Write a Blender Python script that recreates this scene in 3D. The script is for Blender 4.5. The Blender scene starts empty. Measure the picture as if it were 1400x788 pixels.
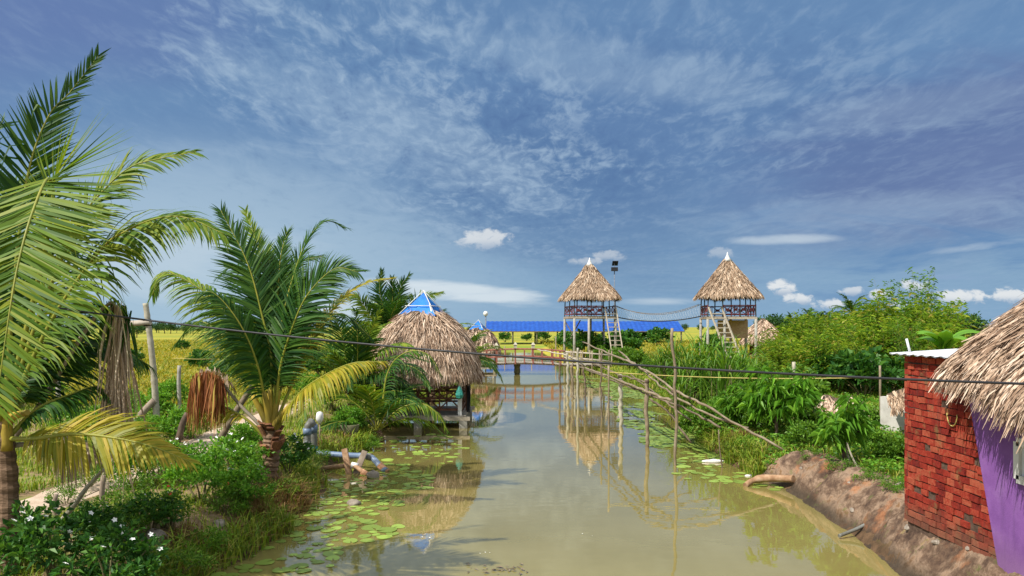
import bpy, math, random
import numpy as np
from mathutils import Vector, Matrix

random.seed(7)
RNG = np.random.default_rng(11)
scene = bpy.context.scene
COL = scene.collection
F = 1010.0          # focal length in photograph pixels (1400 wide)
HOR = 447.0         # horizon row
H = 3.4             # eye height above the water
PI = math.pi


def px(x, y, d):
    """photograph pixel + distance -> world point"""
    return np.array([(x - 700.0) / F * d, d, H - (y - HOR) / F * d])


def wd(y, z=0.0):
    """distance at which a point of height z shows at row y"""
    return (H - z) * F / (y - HOR)


def onz(x, y, z=0.0):
    return px(x, y, wd(y, z))


def smooth(a, b, t):
    t = np.clip((t - a) / (b - a), 0, 1)
    return t * t * (3 - 2 * t)


# ------------------------------------------------------------------ objects
def tag(o, label=None, cat=None, group=None, kind=None):
    if label: o['label'] = label
    if cat: o['category'] = cat
    if group: o['group'] = group
    if kind: o['kind'] = kind
    return o


def thing(name, label, cat, loc, group=None, rz=0.0):
    o = bpy.data.objects.new(name, None)
    o.empty_display_size = 0.2
    COL.objects.link(o)
    o.location = Vector(loc)
    o.rotation_euler = (0, 0, rz)
    return tag(o, label, cat, group)


def copy_tree(o, parent=None):
    c = o.copy()
    COL.objects.link(c)
    if parent is not None:
        c.parent = parent
    for ch in list(o.children):
        copy_tree(ch, c)
    return c


class MB:
    """collects vertices and polygons, links them as ONE mesh object"""

    def __init__(self):
        self.V = []
        self.P = []      # (faces array, material index, smooth)
        self.n = 0

    def add(self, V, Fc, mi=0, sm=False):
        V = np.asarray(V, dtype=np.float64).reshape(-1, 3)
        Fc = np.asarray(Fc, dtype=np.int64)
        self.V.append(V)
        self.P.append((Fc + self.n, mi, sm))
        self.n += len(V)

    def box(self, c, s, R=None, mi=0, jit=0.0):
        c = np.asarray(c, float)
        h = np.asarray(s, float) / 2
        v = np.array([[x, y, z] for x in (-1, 1) for y in (-1, 1) for z in (-1, 1)], float) * h
        if jit: v = v + RNG.uniform(-jit, jit, v.shape)
        if R is not None: v = v @ np.asarray(R).T
        f = [[0, 1, 3, 2], [4, 6, 7, 5], [0, 4, 5, 1], [2, 3, 7, 6], [0, 2, 6, 4], [1, 5, 7, 3]]
        self.add(v + c, f, mi)

    def beam(self, a, b, w, h, mi=0, up=(0, 0, 1)):
        """rectangular bar from a to b"""
        a = np.asarray(a, float); b = np.asarray(b, float)
        d = b - a; L = np.linalg.norm(d); d = d / L
        u = np.asarray(up, float)
        if abs(np.dot(u, d)) > 0.95: u = np.array([0, 1.0, 0])
        s = np.cross(d, u); s /= np.linalg.norm(s)
        u = np.cross(s, d)
        R = np.stack([d, s, u], axis=1)
        self.box((a + b) / 2, (L, w, h), R, mi)

    def tube(self, pts, rad, n=8, mi=0, cap=True, sm=True, bump=None):
        pts = np.asarray(pts, float)
        m = len(pts)
        rad = np.broadcast_to(np.asarray(rad, float), (m,))
        T = np.gradient(pts, axis=0)
        T /= np.linalg.norm(T, axis=1, keepdims=True) + 1e-9
        ref = np.array([0.0, 0, 1]) if abs(T[0, 2]) < 0.9 else np.array([1.0, 0, 0])
        V = np.zeros((m, n, 3))
        a = np.arange(n) * 2 * PI / n
        s = np.cross(T[0], ref); s /= np.linalg.norm(s)
        for i in range(m):
            s = s - T[i] * np.dot(s, T[i]); s /= np.linalg.norm(s) + 1e-9
            u = np.cross(T[i], s)
            V[i] = pts[i] + rad[i] * (np.cos(a)[:, None] * s + np.sin(a)[:, None] * u)
        i, j = np.meshgrid(np.arange(m - 1), np.arange(n), indexing='ij')
        i = i.ravel(); j = j.ravel(); k = (j + 1) % n
        Fq = np.stack([i * n + j, i * n + k, (i + 1) * n + k, (i + 1) * n + j], axis=1)
        base = self.n
        self.add(V.reshape(-1, 3), Fq, mi, sm)
        if cap:
            self.P.append((np.array([list(range(n - 1, -1, -1))]) + base, mi, False))
            self.P.append((np.array([list(range(n))]) + base + (m - 1) * n, mi, False))

    def lathe(self, prof, c=(0, 0, 0), n=24, mi=0, sm=True, rz=0.0, rough=0.0):
        c = np.asarray(c, float)
        m = len(prof)
        a = np.arange(n) * 2 * PI / n + rz
        V = np.zeros((m, n, 3))
        for i, (r, z) in enumerate(prof):
            V[i, :, 0] = r * np.cos(a); V[i, :, 1] = r * np.sin(a); V[i, :, 2] = z
        i, j = np.meshgrid(np.arange(m - 1), np.arange(n), indexing='ij')
        i = i.ravel(); j = j.ravel(); k = (j + 1) % n
        Fq = np.stack([i * n + j, i * n + k, (i + 1) * n + k, (i + 1) * n + j], axis=1)
        base = self.n
        self.add(V.reshape(-1, 3) + c, Fq, mi, sm)
        self.P.append((np.array([list(range(n - 1, -1, -1))]) + base, mi, False))
        self.P.append((np.array([list(range(n))]) + base + (m - 1) * n, mi, False))

    def grid(self, G, mi=0, sm=True):
        """G: (m,n,3)"""
        m, n = G.shape[:2]
        i, j = np.meshgrid(np.arange(m - 1), np.arange(n - 1), indexing='ij')
        i = i.ravel(); j = j.ravel()
        Fq = np.stack([i * n + j, i * n + j + 1, (i + 1) * n + j + 1, (i + 1) * n + j], axis=1)
        self.add(G.reshape(-1, 3), Fq, mi, sm)

    def mesh(self, name, mats, origin=(0, 0, 0)):
        if not isinstance(mats, (list, tuple)): mats = [mats]
        V = np.concatenate(self.V) - np.asarray(origin, float)
        me = bpy.data.meshes.new(name)
        cnt = []; idx = []; mi = []; sm = []
        for f, k, s in self.P:
            cnt.append(np.full(len(f), f.shape[1])); idx.append(f.ravel())
            mi.append(np.full(len(f), k)); sm.append(np.full(len(f), s))
        cnt = np.concatenate(cnt); idx = np.concatenate(idx)
        me.vertices.add(len(V)); me.vertices.foreach_set('co', V.ravel().astype(np.float32))
        me.loops.add(len(idx)); me.loops.foreach_set('vertex_index', idx.astype(np.int32))
        me.polygons.add(len(cnt))
        st = np.concatenate([[0], np.cumsum(cnt)[:-1]])
        me.polygons.foreach_set('loop_start', st.astype(np.int32))
        me.polygons.foreach_set('material_index', np.concatenate(mi).astype(np.int32))
        me.polygons.foreach_set('use_smooth', np.concatenate(sm).astype(bool))
        for m in mats: me.materials.append(m)
        me.update(calc_edges=True)
        me.validate()
        return me

    def build(self, name, mats, parent=None, origin=None):
        """origin: world point that becomes the mesh origin; with a parent, vertices are given in world
        coordinates unless the parent was built at the world origin"""
        if origin is None:
            origin = (0, 0, 0)
            if parent is not None:
                p = parent; o = np.zeros(3)
                while p is not None:
                    o = o + np.array(p.location); p = p.parent
                origin = o
        me = self.mesh(name, mats, origin)
        o = bpy.data.objects.new(name, me)
        COL.objects.link(o)
        if parent is not None: o.parent = parent
        else: o.location = Vector(origin)
        return o


# ------------------------------------------------------------------ materials
def newmat(name):
    m = bpy.data.materials.new(name)
    m.use_nodes = True
    nt = m.node_tree
    for n in list(nt.nodes): nt.nodes.remove(n)
    out = nt.nodes.new('ShaderNodeOutputMaterial')
    return m, nt, out


def nd(nt, t, **kw):
    n = nt.nodes.new(t)
    for k, v in kw.items():
        if k.startswith('i_'):
            key = k[2:]
            key = int(key) if key.isdigit() else key
            n.inputs[key].default_value = v
        else:
            setattr(n, k, v)
    return n


def mixc(nt, fac, a, b, mode='MIX'):
    n = nt.nodes.new('ShaderNodeMix'); n.data_type = 'RGBA'; n.blend_type = mode
    for s, v in ((0, fac), (6, a), (7, b)):
        if hasattr(v, 'links') or hasattr(v, 'is_linked'): nt.links.new(v, n.inputs[s])
        elif s == 0: n.inputs[0].default_value = v
        else: n.inputs[s].default_value = (*v, 1)
    return n.outputs[2]


def mth(nt, op, a, b=None, c=None, clamp=False):
    n = nt.nodes.new('ShaderNodeMath'); n.operation = op; n.use_clamp = clamp
    for i, v in enumerate((a, b, c)):
        if v is None: continue
        if hasattr(v, 'is_linked'): nt.links.new(v, n.inputs[i])
        else: n.inputs[i].default_value = v
    return n.outputs[0]


def sstep(nt, v, lo, hi):
    n = nt.nodes.new('ShaderNodeMapRange'); n.interpolation_type = 'SMOOTHSTEP'
    nt.links.new(v, n.inputs[0])
    n.inputs[1].default_value = lo; n.inputs[2].default_value = hi
    return n.outputs[0]


def noise(nt, scale, detail=4, rough=0.55, vec=None, dist=0.0, coord='Object', sc3=None):
    if vec is None:
        tc = nd(nt, 'ShaderNodeTexCoord'); vec = tc.outputs[coord]
    if sc3 is not None:
        mp = nd(nt, 'ShaderNodeMapping'); mp.inputs['Scale'].default_value = sc3
        nt.links.new(vec, mp.inputs[0]); vec = mp.outputs[0]
    n = nd(nt, 'ShaderNodeTexNoise')
    n.inputs['Scale'].default_value = scale; n.inputs['Detail'].default_value = detail
    n.inputs['Roughness'].default_value = rough; n.inputs['Distortion'].default_value = dist
    nt.links.new(vec, n.inputs['Vector'])
    return n.outputs['Fac']


def island(nt):
    g = nd(nt, 'ShaderNodeNewGeometry')
    return g.outputs['Random Per Island']


def objrand(nt):
    return nd(nt, 'ShaderNodeObjectInfo').outputs['Random']


def ramp(nt, fac, stops):
    r = nd(nt, 'ShaderNodeValToRGB')
    e = r.color_ramp.elements
    while len(e) < len(stops): e.new(0.5)
    for k, (p, c) in zip(e, stops):
        k.position = p; k.color = (*c, 1)
    nt.links.new(fac, r.inputs[0])
    return r.outputs[0]


def bumpn(nt, h, strength=0.5, dist=0.02):
    b = nd(nt, 'ShaderNodeBump'); b.inputs['Strength'].default_value = strength
    b.inputs['Distance'].default_value = dist
    nt.links.new(h, b.inputs['Height'])
    return b.outputs[0]


def principled(nt, out, color, rough=0.6, normal=None, metal=0.0, spec=None):
    p = nd(nt, 'ShaderNodeBsdfPrincipled')
    if hasattr(color, 'is_linked'): nt.links.new(color, p.inputs['Base Color'])
    else: p.inputs['Base Color'].default_value = (*color, 1)
    if hasattr(rough, 'is_linked'): nt.links.new(rough, p.inputs['Roughness'])
    else: p.inputs['Roughness'].default_value = rough
    p.inputs['Metallic'].default_value = metal
    if spec is not None: p.inputs['Specular IOR Level'].default_value = spec
    if normal is not None: nt.links.new(normal, p.inputs['Normal'])
    nt.links.new(p.outputs[0], out.inputs[0])
    return p


def leafmat(name, stops, trans=0.35, rough=0.45, ov=0.25):
    """leaf: per-leaf colour from a ramp, per-plant variation, light passing through"""
    m, nt, out = newmat(name)
    c = ramp(nt, island(nt), stops)
    hs = nd(nt, 'ShaderNodeHueSaturation')
    nt.links.new(c, hs.inputs['Color'])
    v = mth(nt, 'MULTIPLY_ADD', objrand(nt), ov, 1 - ov / 2)
    nt.links.new(v, hs.inputs['Value'])
    hs.inputs['Saturation'].default_value = 1.0
    p = nd(nt, 'ShaderNodeBsdfPrincipled')
    nt.links.new(hs.outputs[0], p.inputs['Base Color'])
    p.inputs['Roughness'].default_value = rough
    p.inputs['Specular IOR Level'].default_value = 0.22
    t = nd(nt, 'ShaderNodeBsdfTranslucent')
    tcol = mixc(nt, 1.0, hs.outputs[0], (1.5, 1.35, 0.6), 'MULTIPLY')
    nt.links.new(tcol, t.inputs[0])
    mx = nd(nt, 'ShaderNodeMixShader'); mx.inputs[0].default_value = trans
    nt.links.new(p.outputs[0], mx.inputs[1]); nt.links.new(t.outputs[0], mx.inputs[2])
    nt.links.new(mx.outputs[0], out.inputs[0])
    return m


def noisemat(name, stops, scale=6, rough=0.75, detail=5, bump=0.3, bdist=0.02, sc3=None, coord='Object', metal=0.0, rnd=0.15, isl=0.0, spec=0.3):
    m, nt, out = newmat(name)
    n = noise(nt, scale, detail, 0.6, coord=coord, sc3=sc3)
    f = n
    if isl: f = mth(nt, 'MULTIPLY_ADD', mth(nt, 'SUBTRACT', island(nt), 0.5), isl, n)
    c = ramp(nt, f, stops)
    hs = nd(nt, 'ShaderNodeHueSaturation'); nt.links.new(c, hs.inputs['Color'])
    nt.links.new(mth(nt, 'MULTIPLY_ADD', objrand(nt), rnd, 1 - rnd / 2), hs.inputs['Value'])
    b = bumpn(nt, n, bump, bdist) if bump else None
    principled(nt, out, hs.outputs[0], rough, b, metal, spec)
    return m


M = {}
M['leaf_bright'] = leafmat('leaf_bright', [(0, (0.058, 0.162, 0.0162)), (.5, (0.116, 0.29, 0.0255)), (1, (0.22, 0.418, 0.0464))])
M['leaf_dark'] = leafmat('leaf_dark', [(0, (0.0201, 0.0785, 0.0158)), (.6, (0.0505, 0.158, 0.0224)), (1, (0.112, 0.247, 0.0336))], .3)
M['leaf_mid'] = leafmat('leaf_mid', [(0, (0.0486, 0.124, 0.013)), (.5, (0.0972, 0.216, 0.0194)), (1, (0.184, 0.324, 0.0378))])
M['leaf_bamboo'] = leafmat('leaf_bamboo', [(0, (.05, .14, .012)), (.5, (.17, .29, .022)), (.88, (.29, .38, .03)), (1, (.36, .3, .08))])
M['leaf_field'] = leafmat('leaf_field', [(0, (.13, .19, .018)), (.5, (.27, .26, .026)), (1, (.4, .32, .05))])
M['leaf_far'] = leafmat('leaf_far', [(0, (0.015, 0.0525, 0.015)), (.5, (0.0312, 0.0875, 0.0225)), (1, (0.0625, 0.138, 0.03))], .2)
M['palm_green'] = leafmat('palm_green', [(0, (0.0119, 0.0527, 0.0102)), (.5, (0.0289, 0.0935, 0.0127)), (1, (0.0765, 0.153, 0.0153))], .3, .5)
M['palm_light'] = leafmat('palm_light', [(0, (0.0524, 0.125, 0.0125)), (.5, (0.115, 0.209, 0.0157)), (1, (0.261, 0.304, 0.0262))], .36, .52)
M['palm_yellow'] = leafmat('palm_yellow', [(0, (.16, .2, .014)), (.5, (.34, .32, .025)), (1, (.5, .38, .05))], .35, .45)
M['palm_dead'] = leafmat('palm_dead', [(0, (0.25, 0.175, 0.125)), (.5, (0.425, 0.325, 0.237)), (1, (0.625, 0.525, 0.413))], .15, .7)
M['palm_rust'] = leafmat('palm_rust', [(0, (.16, .05, .02)), (.5, (.3, .11, .04)), (.75, (.42, .2, .09)), (1, (.36, .3, .05))], .2, .7)
M['grass'] = leafmat('grass_blade', [(0, (0.085, 0.16, 0.0159)), (.5, (0.181, 0.276, 0.0234)), (.85, (0.297, 0.34, 0.0372)), (1, (0.383, 0.307, 0.0956))], .3, .55)
M['grass_dry'] = leafmat('grass_dry', [(0, (.14, .07, .03)), (.5, (.25, .15, .06)), (1, (.36, .25, .1))], .2, .7)
M['pad'] = leafmat('lily_pad_skin', [(0, (0.17, 0.272, 0.0425)), (.5, (0.238, 0.34, 0.0595)), (1, (0.306, 0.391, 0.085))], .1, .35, .6)
M['petal_white'] = noisemat('petal_white', [(0, (.8, .8, .76)), (1, (.86, .86, .84))], 5, .5, bump=0)
M['petal_red'] = noisemat('petal_red', [(0, (.5, .02, .02)), (1, (.7, .05, .04))], 5, .5, bump=0)
M['rachis'] = noisemat('frond_stalk', [(.3, (.16, .19, .02)), (.7, (.3, .28, .04))], 3, .5, bump=.1)
M['rachis_dead'] = noisemat('dry_stalk', [(.3, (.2, .16, .11)), (.7, (.38, .33, .26))], 6, .8, bump=.3)
M['sheath'] = noisemat('palm_sheath', [(.3, (.1, .09, .02)), (.5, (.3, .22, .03)), (.75, (.5, .36, .04))], 4, .6, sc3=(1, 1, .3))
M['trunk'] = noisemat('palm_trunk', [(.25, (.05, .03, .02)), (.5, (.16, .1, .06)), (.75, (.32, .21, .14))], 9, .9, bump=.9, bdist=.03, sc3=(.6, .6, 2.2))
M['fibre'] = noisemat('palm_fibre', [(.3, (.1, .04, .02)), (.7, (.3, .14, .07))], 18, .95, bump=.8, isl=.4)
M['bark'] = noisemat('bark', [(.3, (.05, .035, .025)), (.7, (.17, .12, .085))], 14, .9, bump=.7, sc3=(1, 1, .3))
M['stem'] = noisemat('stem', [(.3, (.09, .09, .035)), (.7, (.2, .17, .08))], 12, .8)
M['bamboo'] = noisemat('dry_bamboo', [(.25, (0.115, 0.0792, 0.0504)), (.5, (0.216, 0.166, 0.108)), (.8, (0.324, 0.266, 0.194))], 5, .65, bump=.25, isl=.3)
M['bamboo_pale'] = noisemat('pale_bamboo', [(.25, (0.24, 0.208, 0.144)), (.5, (0.376, 0.344, 0.264)), (.8, (0.48, 0.448, 0.368))], 6, .6, bump=.2)
M['bamboo_dark'] = noisemat('grey_pole', [(.25, (0.08, 0.06, 0.044)), (.5, (0.16, 0.12, 0.08)), (.8, (0.24, 0.192, 0.136))], 7, .8, bump=.4)
M['wood'] = noisemat('weathered_wood', [(.25, (.14, .1, .075)), (.5, (.27, .21, .16)), (.8, (.42, .35, .28))], 5, .8, bump=.4, sc3=(1, 1, .4))
M['wood_pale'] = noisemat('pale_wood', [(.25, (0.255, 0.212, 0.162)), (.5, (0.383, 0.332, 0.264)), (.8, (0.493, 0.442, 0.365))], 5, .75, bump=.3)
M['wood_brown'] = noisemat('brown_wood', [(.25, (.05, .02, .012)), (.5, (.12, .05, .028)), (.8, (.2, .1, .06))], 6, .7, bump=.3)
M['concrete'] = noisemat('concrete_post', [(.25, (0.18, 0.173, 0.143)), (.5, (0.3, 0.285, 0.247)), (.8, (0.39, 0.375, 0.338))], 5, .85, bump=.3)
M['moss_post'] = noisemat('mossy_post', [(.3, (.06, .06, .03)), (.6, (.15, .14, .08)), (.8, (.26, .24, .17))], 6, .9, bump=.5)
M['red_paint'] = noisemat('red_paint', [(.3, (.15, .05, .035)), (.5, (.26, .085, .06)), (.85, (.4, .2, .15))], 7, .6, bump=.15)
M['maroon'] = noisemat('maroon_paint', [(.3, (.1, .02, .025)), (.6, (.22, .05, .055)), (.85, (.33, .12, .12))], 7, .6, bump=.15)
M['blue_grey'] = noisemat('blue_grey_paint', [(.3, (.08, .1, .14)), (.7, (.18, .21, .26))], 7, .6, bump=.15)
M['white_paint'] = noisemat('white_paint', [(.25, (0.495, 0.477, 0.432)), (.5, (0.666, 0.657, 0.63)), (.8, (0.738, 0.738, 0.72))], 4, .55, bump=.1)
M['blue_sheet'] = noisemat('blue_roof_sheet', [(.3, (0.00234, 0.0429, 0.257)), (.55, (0.00468, 0.0663, 0.328)), (.8, (0.0234, 0.101, 0.374))], 1.6, .5, bump=0, rnd=0)
M['blue_tarp'] = noisemat('blue_tarp', [(.3, (.004, .1, .42)), (.6, (.01, .17, .56)), (.8, (.06, .28, .66))], 2.5, .6, bump=.8, bdist=.1)
M['thatch'] = noisemat('thatch', [(0, (.13, .08, .05)), (.3, (.25, .165, .105)), (.6, (.38, .26, .17)), (.85, (.5, .37, .26)), (1, (.6, .48, .36))], 9, .85, bump=.3, isl=1.1, rnd=.05, spec=.2)
M['thatch_grey'] = noisemat('grey_thatch', [(0, (.15, .092, .06)), (.3, (.28, .185, .125)), (.6, (.42, .295, .205)), (.85, (.54, .4, .295)), (1, (.62, .49, .38))], 9, .85, bump=.3, isl=1.1, rnd=.05, spec=.2)
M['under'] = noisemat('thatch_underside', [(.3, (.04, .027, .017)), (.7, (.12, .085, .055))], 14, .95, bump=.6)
M['black_rubber'] = noisemat('black_rubber', [(.3, (.012, .012, .014)), (.7, (.03, .03, .035))], 6, .5, bump=0)
M['black_cloth'] = noisemat('black_cloth', [(.3, (.01, .01, .012)), (.7, (.035, .035, .04))], 6, .9)
M['teal'] = noisemat('teal_plastic', [(.3, (.01, .14, .11)), (.7, (.05, .3, .25))], 14, .5, bump=.8, bdist=.04)
M['green_plastic'] = noisemat('green_plastic', [(.3, (.01, .16, .09)), (.7, (.04, .34, .2))], 6, .35)
M['rope_yellow'] = noisemat('yellow_rope', [(.3, (.4, .31, .08)), (.7, (.6, .5, .18))], 20, .8)
M['rope_white'] = noisemat('white_rope', [(.3, (.55, .55, .55)), (.7, (.75, .75, .75))], 20, .8)
M['pvc_blue'] = noisemat('blue_grey_pipe', [(.25, (0.068, 0.102, 0.17)), (.5, (0.119, 0.17, 0.264)), (.8, (0.255, 0.306, 0.374))], 5, .4, bump=.1)
M['pvc_grey'] = noisemat('grey_pipe', [(.25, (0.09, 0.084, 0.066)), (.5, (0.156, 0.156, 0.138)), (.8, (0.24, 0.252, 0.252))], 5, .5, bump=.15)
M['pvc_mud'] = noisemat('muddy_pipe', [(.3, (.3, .13, .06)), (.6, (.5, .28, .16)), (.85, (.62, .46, .34))], 9, .7, bump=.3)
M['foam'] = noisemat('white_foam', [(.25, (0.425, 0.408, 0.357)), (.5, (0.646, 0.637, 0.612)), (.8, (0.705, 0.705, 0.689))], 7, .7)
M['glass_dark'] = noisemat('solar_panel', [(.4, (.01, .012, .02)), (.6, (.03, .035, .05))], 3, .15, bump=0, spec=.6)
M['log'] = noisemat('log_wood', [(.25, (0.176, 0.088, 0.044)), (.5, (0.336, 0.2, 0.112)), (.8, (0.48, 0.352, 0.24))], 7, .8, bump=.5)
M['rock'] = noisemat('rock', [(.25, (.12, .1, .08)), (.5, (.26, .22, .18)), (.8, (.42, .37, .31))], 5, .9, bump=.7, bdist=.05)
M['sheet_metal'] = noisemat('white_sheet_metal', [(.3, (.6, .62, .64)), (.7, (.8, .81, .82))], 3, .35, bump=.05, metal=.1)
M['plaster_grey'] = noisemat('grey_cement', [(.25, (.33, .31, .28)), (.5, (.46, .44, .4)), (.8, (.56, .54, .5))], 4, .9, bump=.3)


def purple_mat():
    m, nt, out = newmat('purple_plaster')
    n = noise(nt, 3.0, 6, .65)
    n2 = noise(nt, 60, 3, .6)
    c = ramp(nt, n, [(.3, (.15, .05, .23)), (.55, (.205, .078, .3)), (.7, (.24, .11, .33)), (.85, (.19, .09, .24))])
    st = noise(nt, 1.0, 5, .65, sc3=(2, 7, .7))
    c = mixc(nt, mth(nt, 'MULTIPLY', sstep(nt, st, .54, .7), .4), c, (.11, .045, .17))
    tc = nd(nt, 'ShaderNodeTexCoord'); sp = nd(nt, 'ShaderNodeSeparateXYZ'); nt.links.new(tc.outputs['Object'], sp.inputs[0])
    low = mth(nt, 'MULTIPLY', sstep(nt, mth(nt, 'MULTIPLY_ADD', n, .5, mth(nt, 'MULTIPLY', sp.outputs[2], -1.0)), -.3, .25), .45)
    c = mixc(nt, low, c, (.2, .11, .18))
    principled(nt, out, c, .85, bumpn(nt, n2, .35, .01))
    return m


M['purple'] = purple_mat()


def brick_mat():
    m, nt, out = newmat('red_brick')
    n = noise(nt, 22, 5, .65)
    n2 = noise(nt, 4, 4, .6)
    f = mth(nt, 'MULTIPLY_ADD', mth(nt, 'SUBTRACT', island(nt), .5), .75, n)
    c = ramp(nt, f, [(.05, (.11, .011, .009)), (.35, (.21, .02, .012)), (.6, (.285, .031, .017)), (.85, (.34, .08, .042))])
    c = mixc(nt, mth(nt, 'MULTIPLY', sstep(nt, n2, .56, .7), .5), c, (.17, .15, .06))
    tc = nd(nt, 'ShaderNodeTexCoord'); sp = nd(nt, 'ShaderNodeSeparateXYZ'); nt.links.new(tc.outputs['Object'], sp.inputs[0])
    low = mth(nt, 'SUBTRACT', 1.0, sstep(nt, mth(nt, 'MULTIPLY_ADD', n2, -.7, sp.outputs[2]), -.35, .1))
    c = mixc(nt, mth(nt, 'MULTIPLY', low, .6), c, (.12, .08, .05))
    n5 = noise(nt, 1.0, 5, .6, sc3=(3, 9, .8))
    c = mixc(nt, mth(nt, 'MULTIPLY', sstep(nt, n5, .56, .72), .45), c, (.1, .05, .04))
    principled(nt, out, c, .9, bumpn(nt, n, .7, .012), spec=.2)
    return m


M['brick'] = brick_mat()
M['mortar'] = noisemat('mortar', [(.3, (.045, .025, .018)), (.7, (.13, .085, .06))], 12, .95, bump=.5)


def ground_mat():
    m, nt, out = newmat('ground_soil')
    tc = nd(nt, 'ShaderNodeTexCoord'); sp = nd(nt, 'ShaderNodeSeparateXYZ'); nt.links.new(tc.outputs['Object'], sp.inputs[0])
    X, Y, Z = sp.outputs[0], sp.outputs[1], sp.outputs[2]
    n1 = noise(nt, .6, 6, .62); n2 = noise(nt, 5, 5, .6); n3 = noise(nt, 30, 4, .6)
    soil = ramp(nt, n2, [(.3, (.13, .085, .045)), (.55, (.26, .18, .1)), (.8, (.38, .28, .17))])
    green = ramp(nt, n3, [(.3, (.08, .13, .016)), (.55, (.16, .21, .025)), (.8, (.26, .27, .05))])
    near = mixc(nt, sstep(nt, mth(nt, 'ADD', n1, mth(nt, 'MULTIPLY', n2, .5)), .58, .8), green, soil)
    mud = ramp(nt, n2, [(.3, (.05, .032, .018)), (.7, (.15, .09, .05))])
    wet = mth(nt, 'SUBTRACT', 1.0, sstep(nt, mth(nt, 'MULTIPLY_ADD', n2, -.2, Z), .0, .28))
    near = mixc(nt, wet, near, mud)
    # rice plots further out: long plots in differing greens and yellows
    fx = noise(nt, 1.0, 3, .6, vec=tc.outputs['Object'], sc3=(.006, .035, 0))
    fz = noise(nt, 1.0, 5, .65, vec=tc.outputs['Object'], sc3=(.25, .5, 0))
    field = ramp(nt, fx, [(.32, (.10, .18, .025)), (.42, (.27, .26, .035)), (.5, (.38, .31, .04)), (.58, (.16, .24, .03)), (.66, (.36, .29, .04))])
    field = mixc(nt, mth(nt, 'MULTIPLY', sstep(nt, fz, .4, .75), .4), field, (.16, .2, .02))
    far = sstep(nt, mth(nt, 'MULTIPLY_ADD', n1, 6, Y), 28, 40)
    c = mixc(nt, far, near, field)
    principled(nt, out, c, .95, bumpn(nt, n3, .6, .04), spec=.15)
    return m


M['ground'] = ground_mat()


def path_mat():
    m, nt, out = newmat('sand_path')
    n = noise(nt, 2.5, 6, .65); n2 = noise(nt, 40, 4, .6)
    c = ramp(nt, mth(nt, 'MULTIPLY_ADD', n2, .4, mth(nt, 'MULTIPLY', n, .7)), [(.3, (.3, .21, .14)), (.55, (.47, .36, .27)), (.8, (.58, .47, .37))])
    principled(nt, out, c, .95, bumpn(nt, n2, .5, .02), spec=.15)
    return m


M['path'] = path_mat()


def bank_mat():
    m, nt, out = newmat('clay_bank')
    tc = nd(nt, 'ShaderNodeTexCoord'); sp = nd(nt, 'ShaderNodeSeparateXYZ'); nt.links.new(tc.outputs['Object'], sp.inputs[0])
    n = noise(nt, 1.3, 7, .68, dist=.6); n2 = noise(nt, 9, 6, .7); n3 = noise(nt, 45, 4, .6)
    c = ramp(nt, mth(nt, 'MULTIPLY_ADD', n2, .35, mth(nt, 'MULTIPLY', n, .75)), [(.36, (.025, .017, .012)), (.45, (.065, .038, .026)), (.53, (.125, .078, .05)), (.61, (.27, .185, .125)), (.68, (.2, .11, .055)), (.8, (.11, .08, .035))])
    o = sstep(nt, noise(nt, 2.1, 5, .6), .55, .7)
    c = mixc(nt, mth(nt, 'MULTIPLY', o, .5), c, (.42, .16, .06))
    wet = mth(nt, 'SUBTRACT', 1.0, sstep(nt, mth(nt, 'MULTIPLY_ADD', n2, -.22, sp.outputs[2]), -.06, .17))
    c = mixc(nt, mth(nt, 'MULTIPLY', wet, .85), c, (.035, .026, .016))
    g = mth(nt, 'MULTIPLY', sstep(nt, noise(nt, 3.1, 5, .7), .58, .68), .6)
    c = mixc(nt, g, c, (.1, .12, .03))
    principled(nt, out, c, .85, bumpn(nt, n2, .8, .05), spec=.25)
    return m


M['bank'] = bank_mat()


def water_mat():
    m, nt, out = newmat('canal_water')
    tc = nd(nt, 'ShaderNodeTexCoord')
    w1 = noise(nt, 1.0, 3, .5, vec=tc.outputs['Object'], sc3=(1.6, 3.2, 1))
    w2 = noise(nt, 1.0, 2, .5, vec=tc.outputs['Object'], sc3=(.25, .5, 1))
    hgt = mth(nt, 'MULTIPLY_ADD', w2, 1.6, w1)
    n = noise(nt, .35, 4, .6)
    c = ramp(nt, n, [(.3, (.2, .167, .048)), (.7, (.25, .212, .076))])
    nrm = bumpn(nt, hgt, .035, .05)
    df = nd(nt, 'ShaderNodeBsdfDiffuse'); nt.links.new(c, df.inputs[0])
    gl = nd(nt, 'ShaderNodeBsdfGlossy'); gl.inputs['Color'].default_value = (1, .94, .83, 1); gl.inputs['Roughness'].default_value = .02
    nt.links.new(nrm, gl.inputs['Normal'])
    fr = nd(nt, 'ShaderNodeFresnel'); fr.inputs[0].default_value = 1.33; nt.links.new(nrm, fr.inputs['Normal'])
    mx = nd(nt, 'ShaderNodeMixShader'); nt.links.new(mth(nt, 'MINIMUM', mth(nt, 'MULTIPLY', fr.outputs[0], 1.75), .74), mx.inputs[0])
    nt.links.new(df.outputs[0], mx.inputs[1]); nt.links.new(gl.outputs[0], mx.inputs[2])
    nt.links.new(mx.outputs[0], out.inputs[0])
    return m


M['water'] = water_mat()
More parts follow.
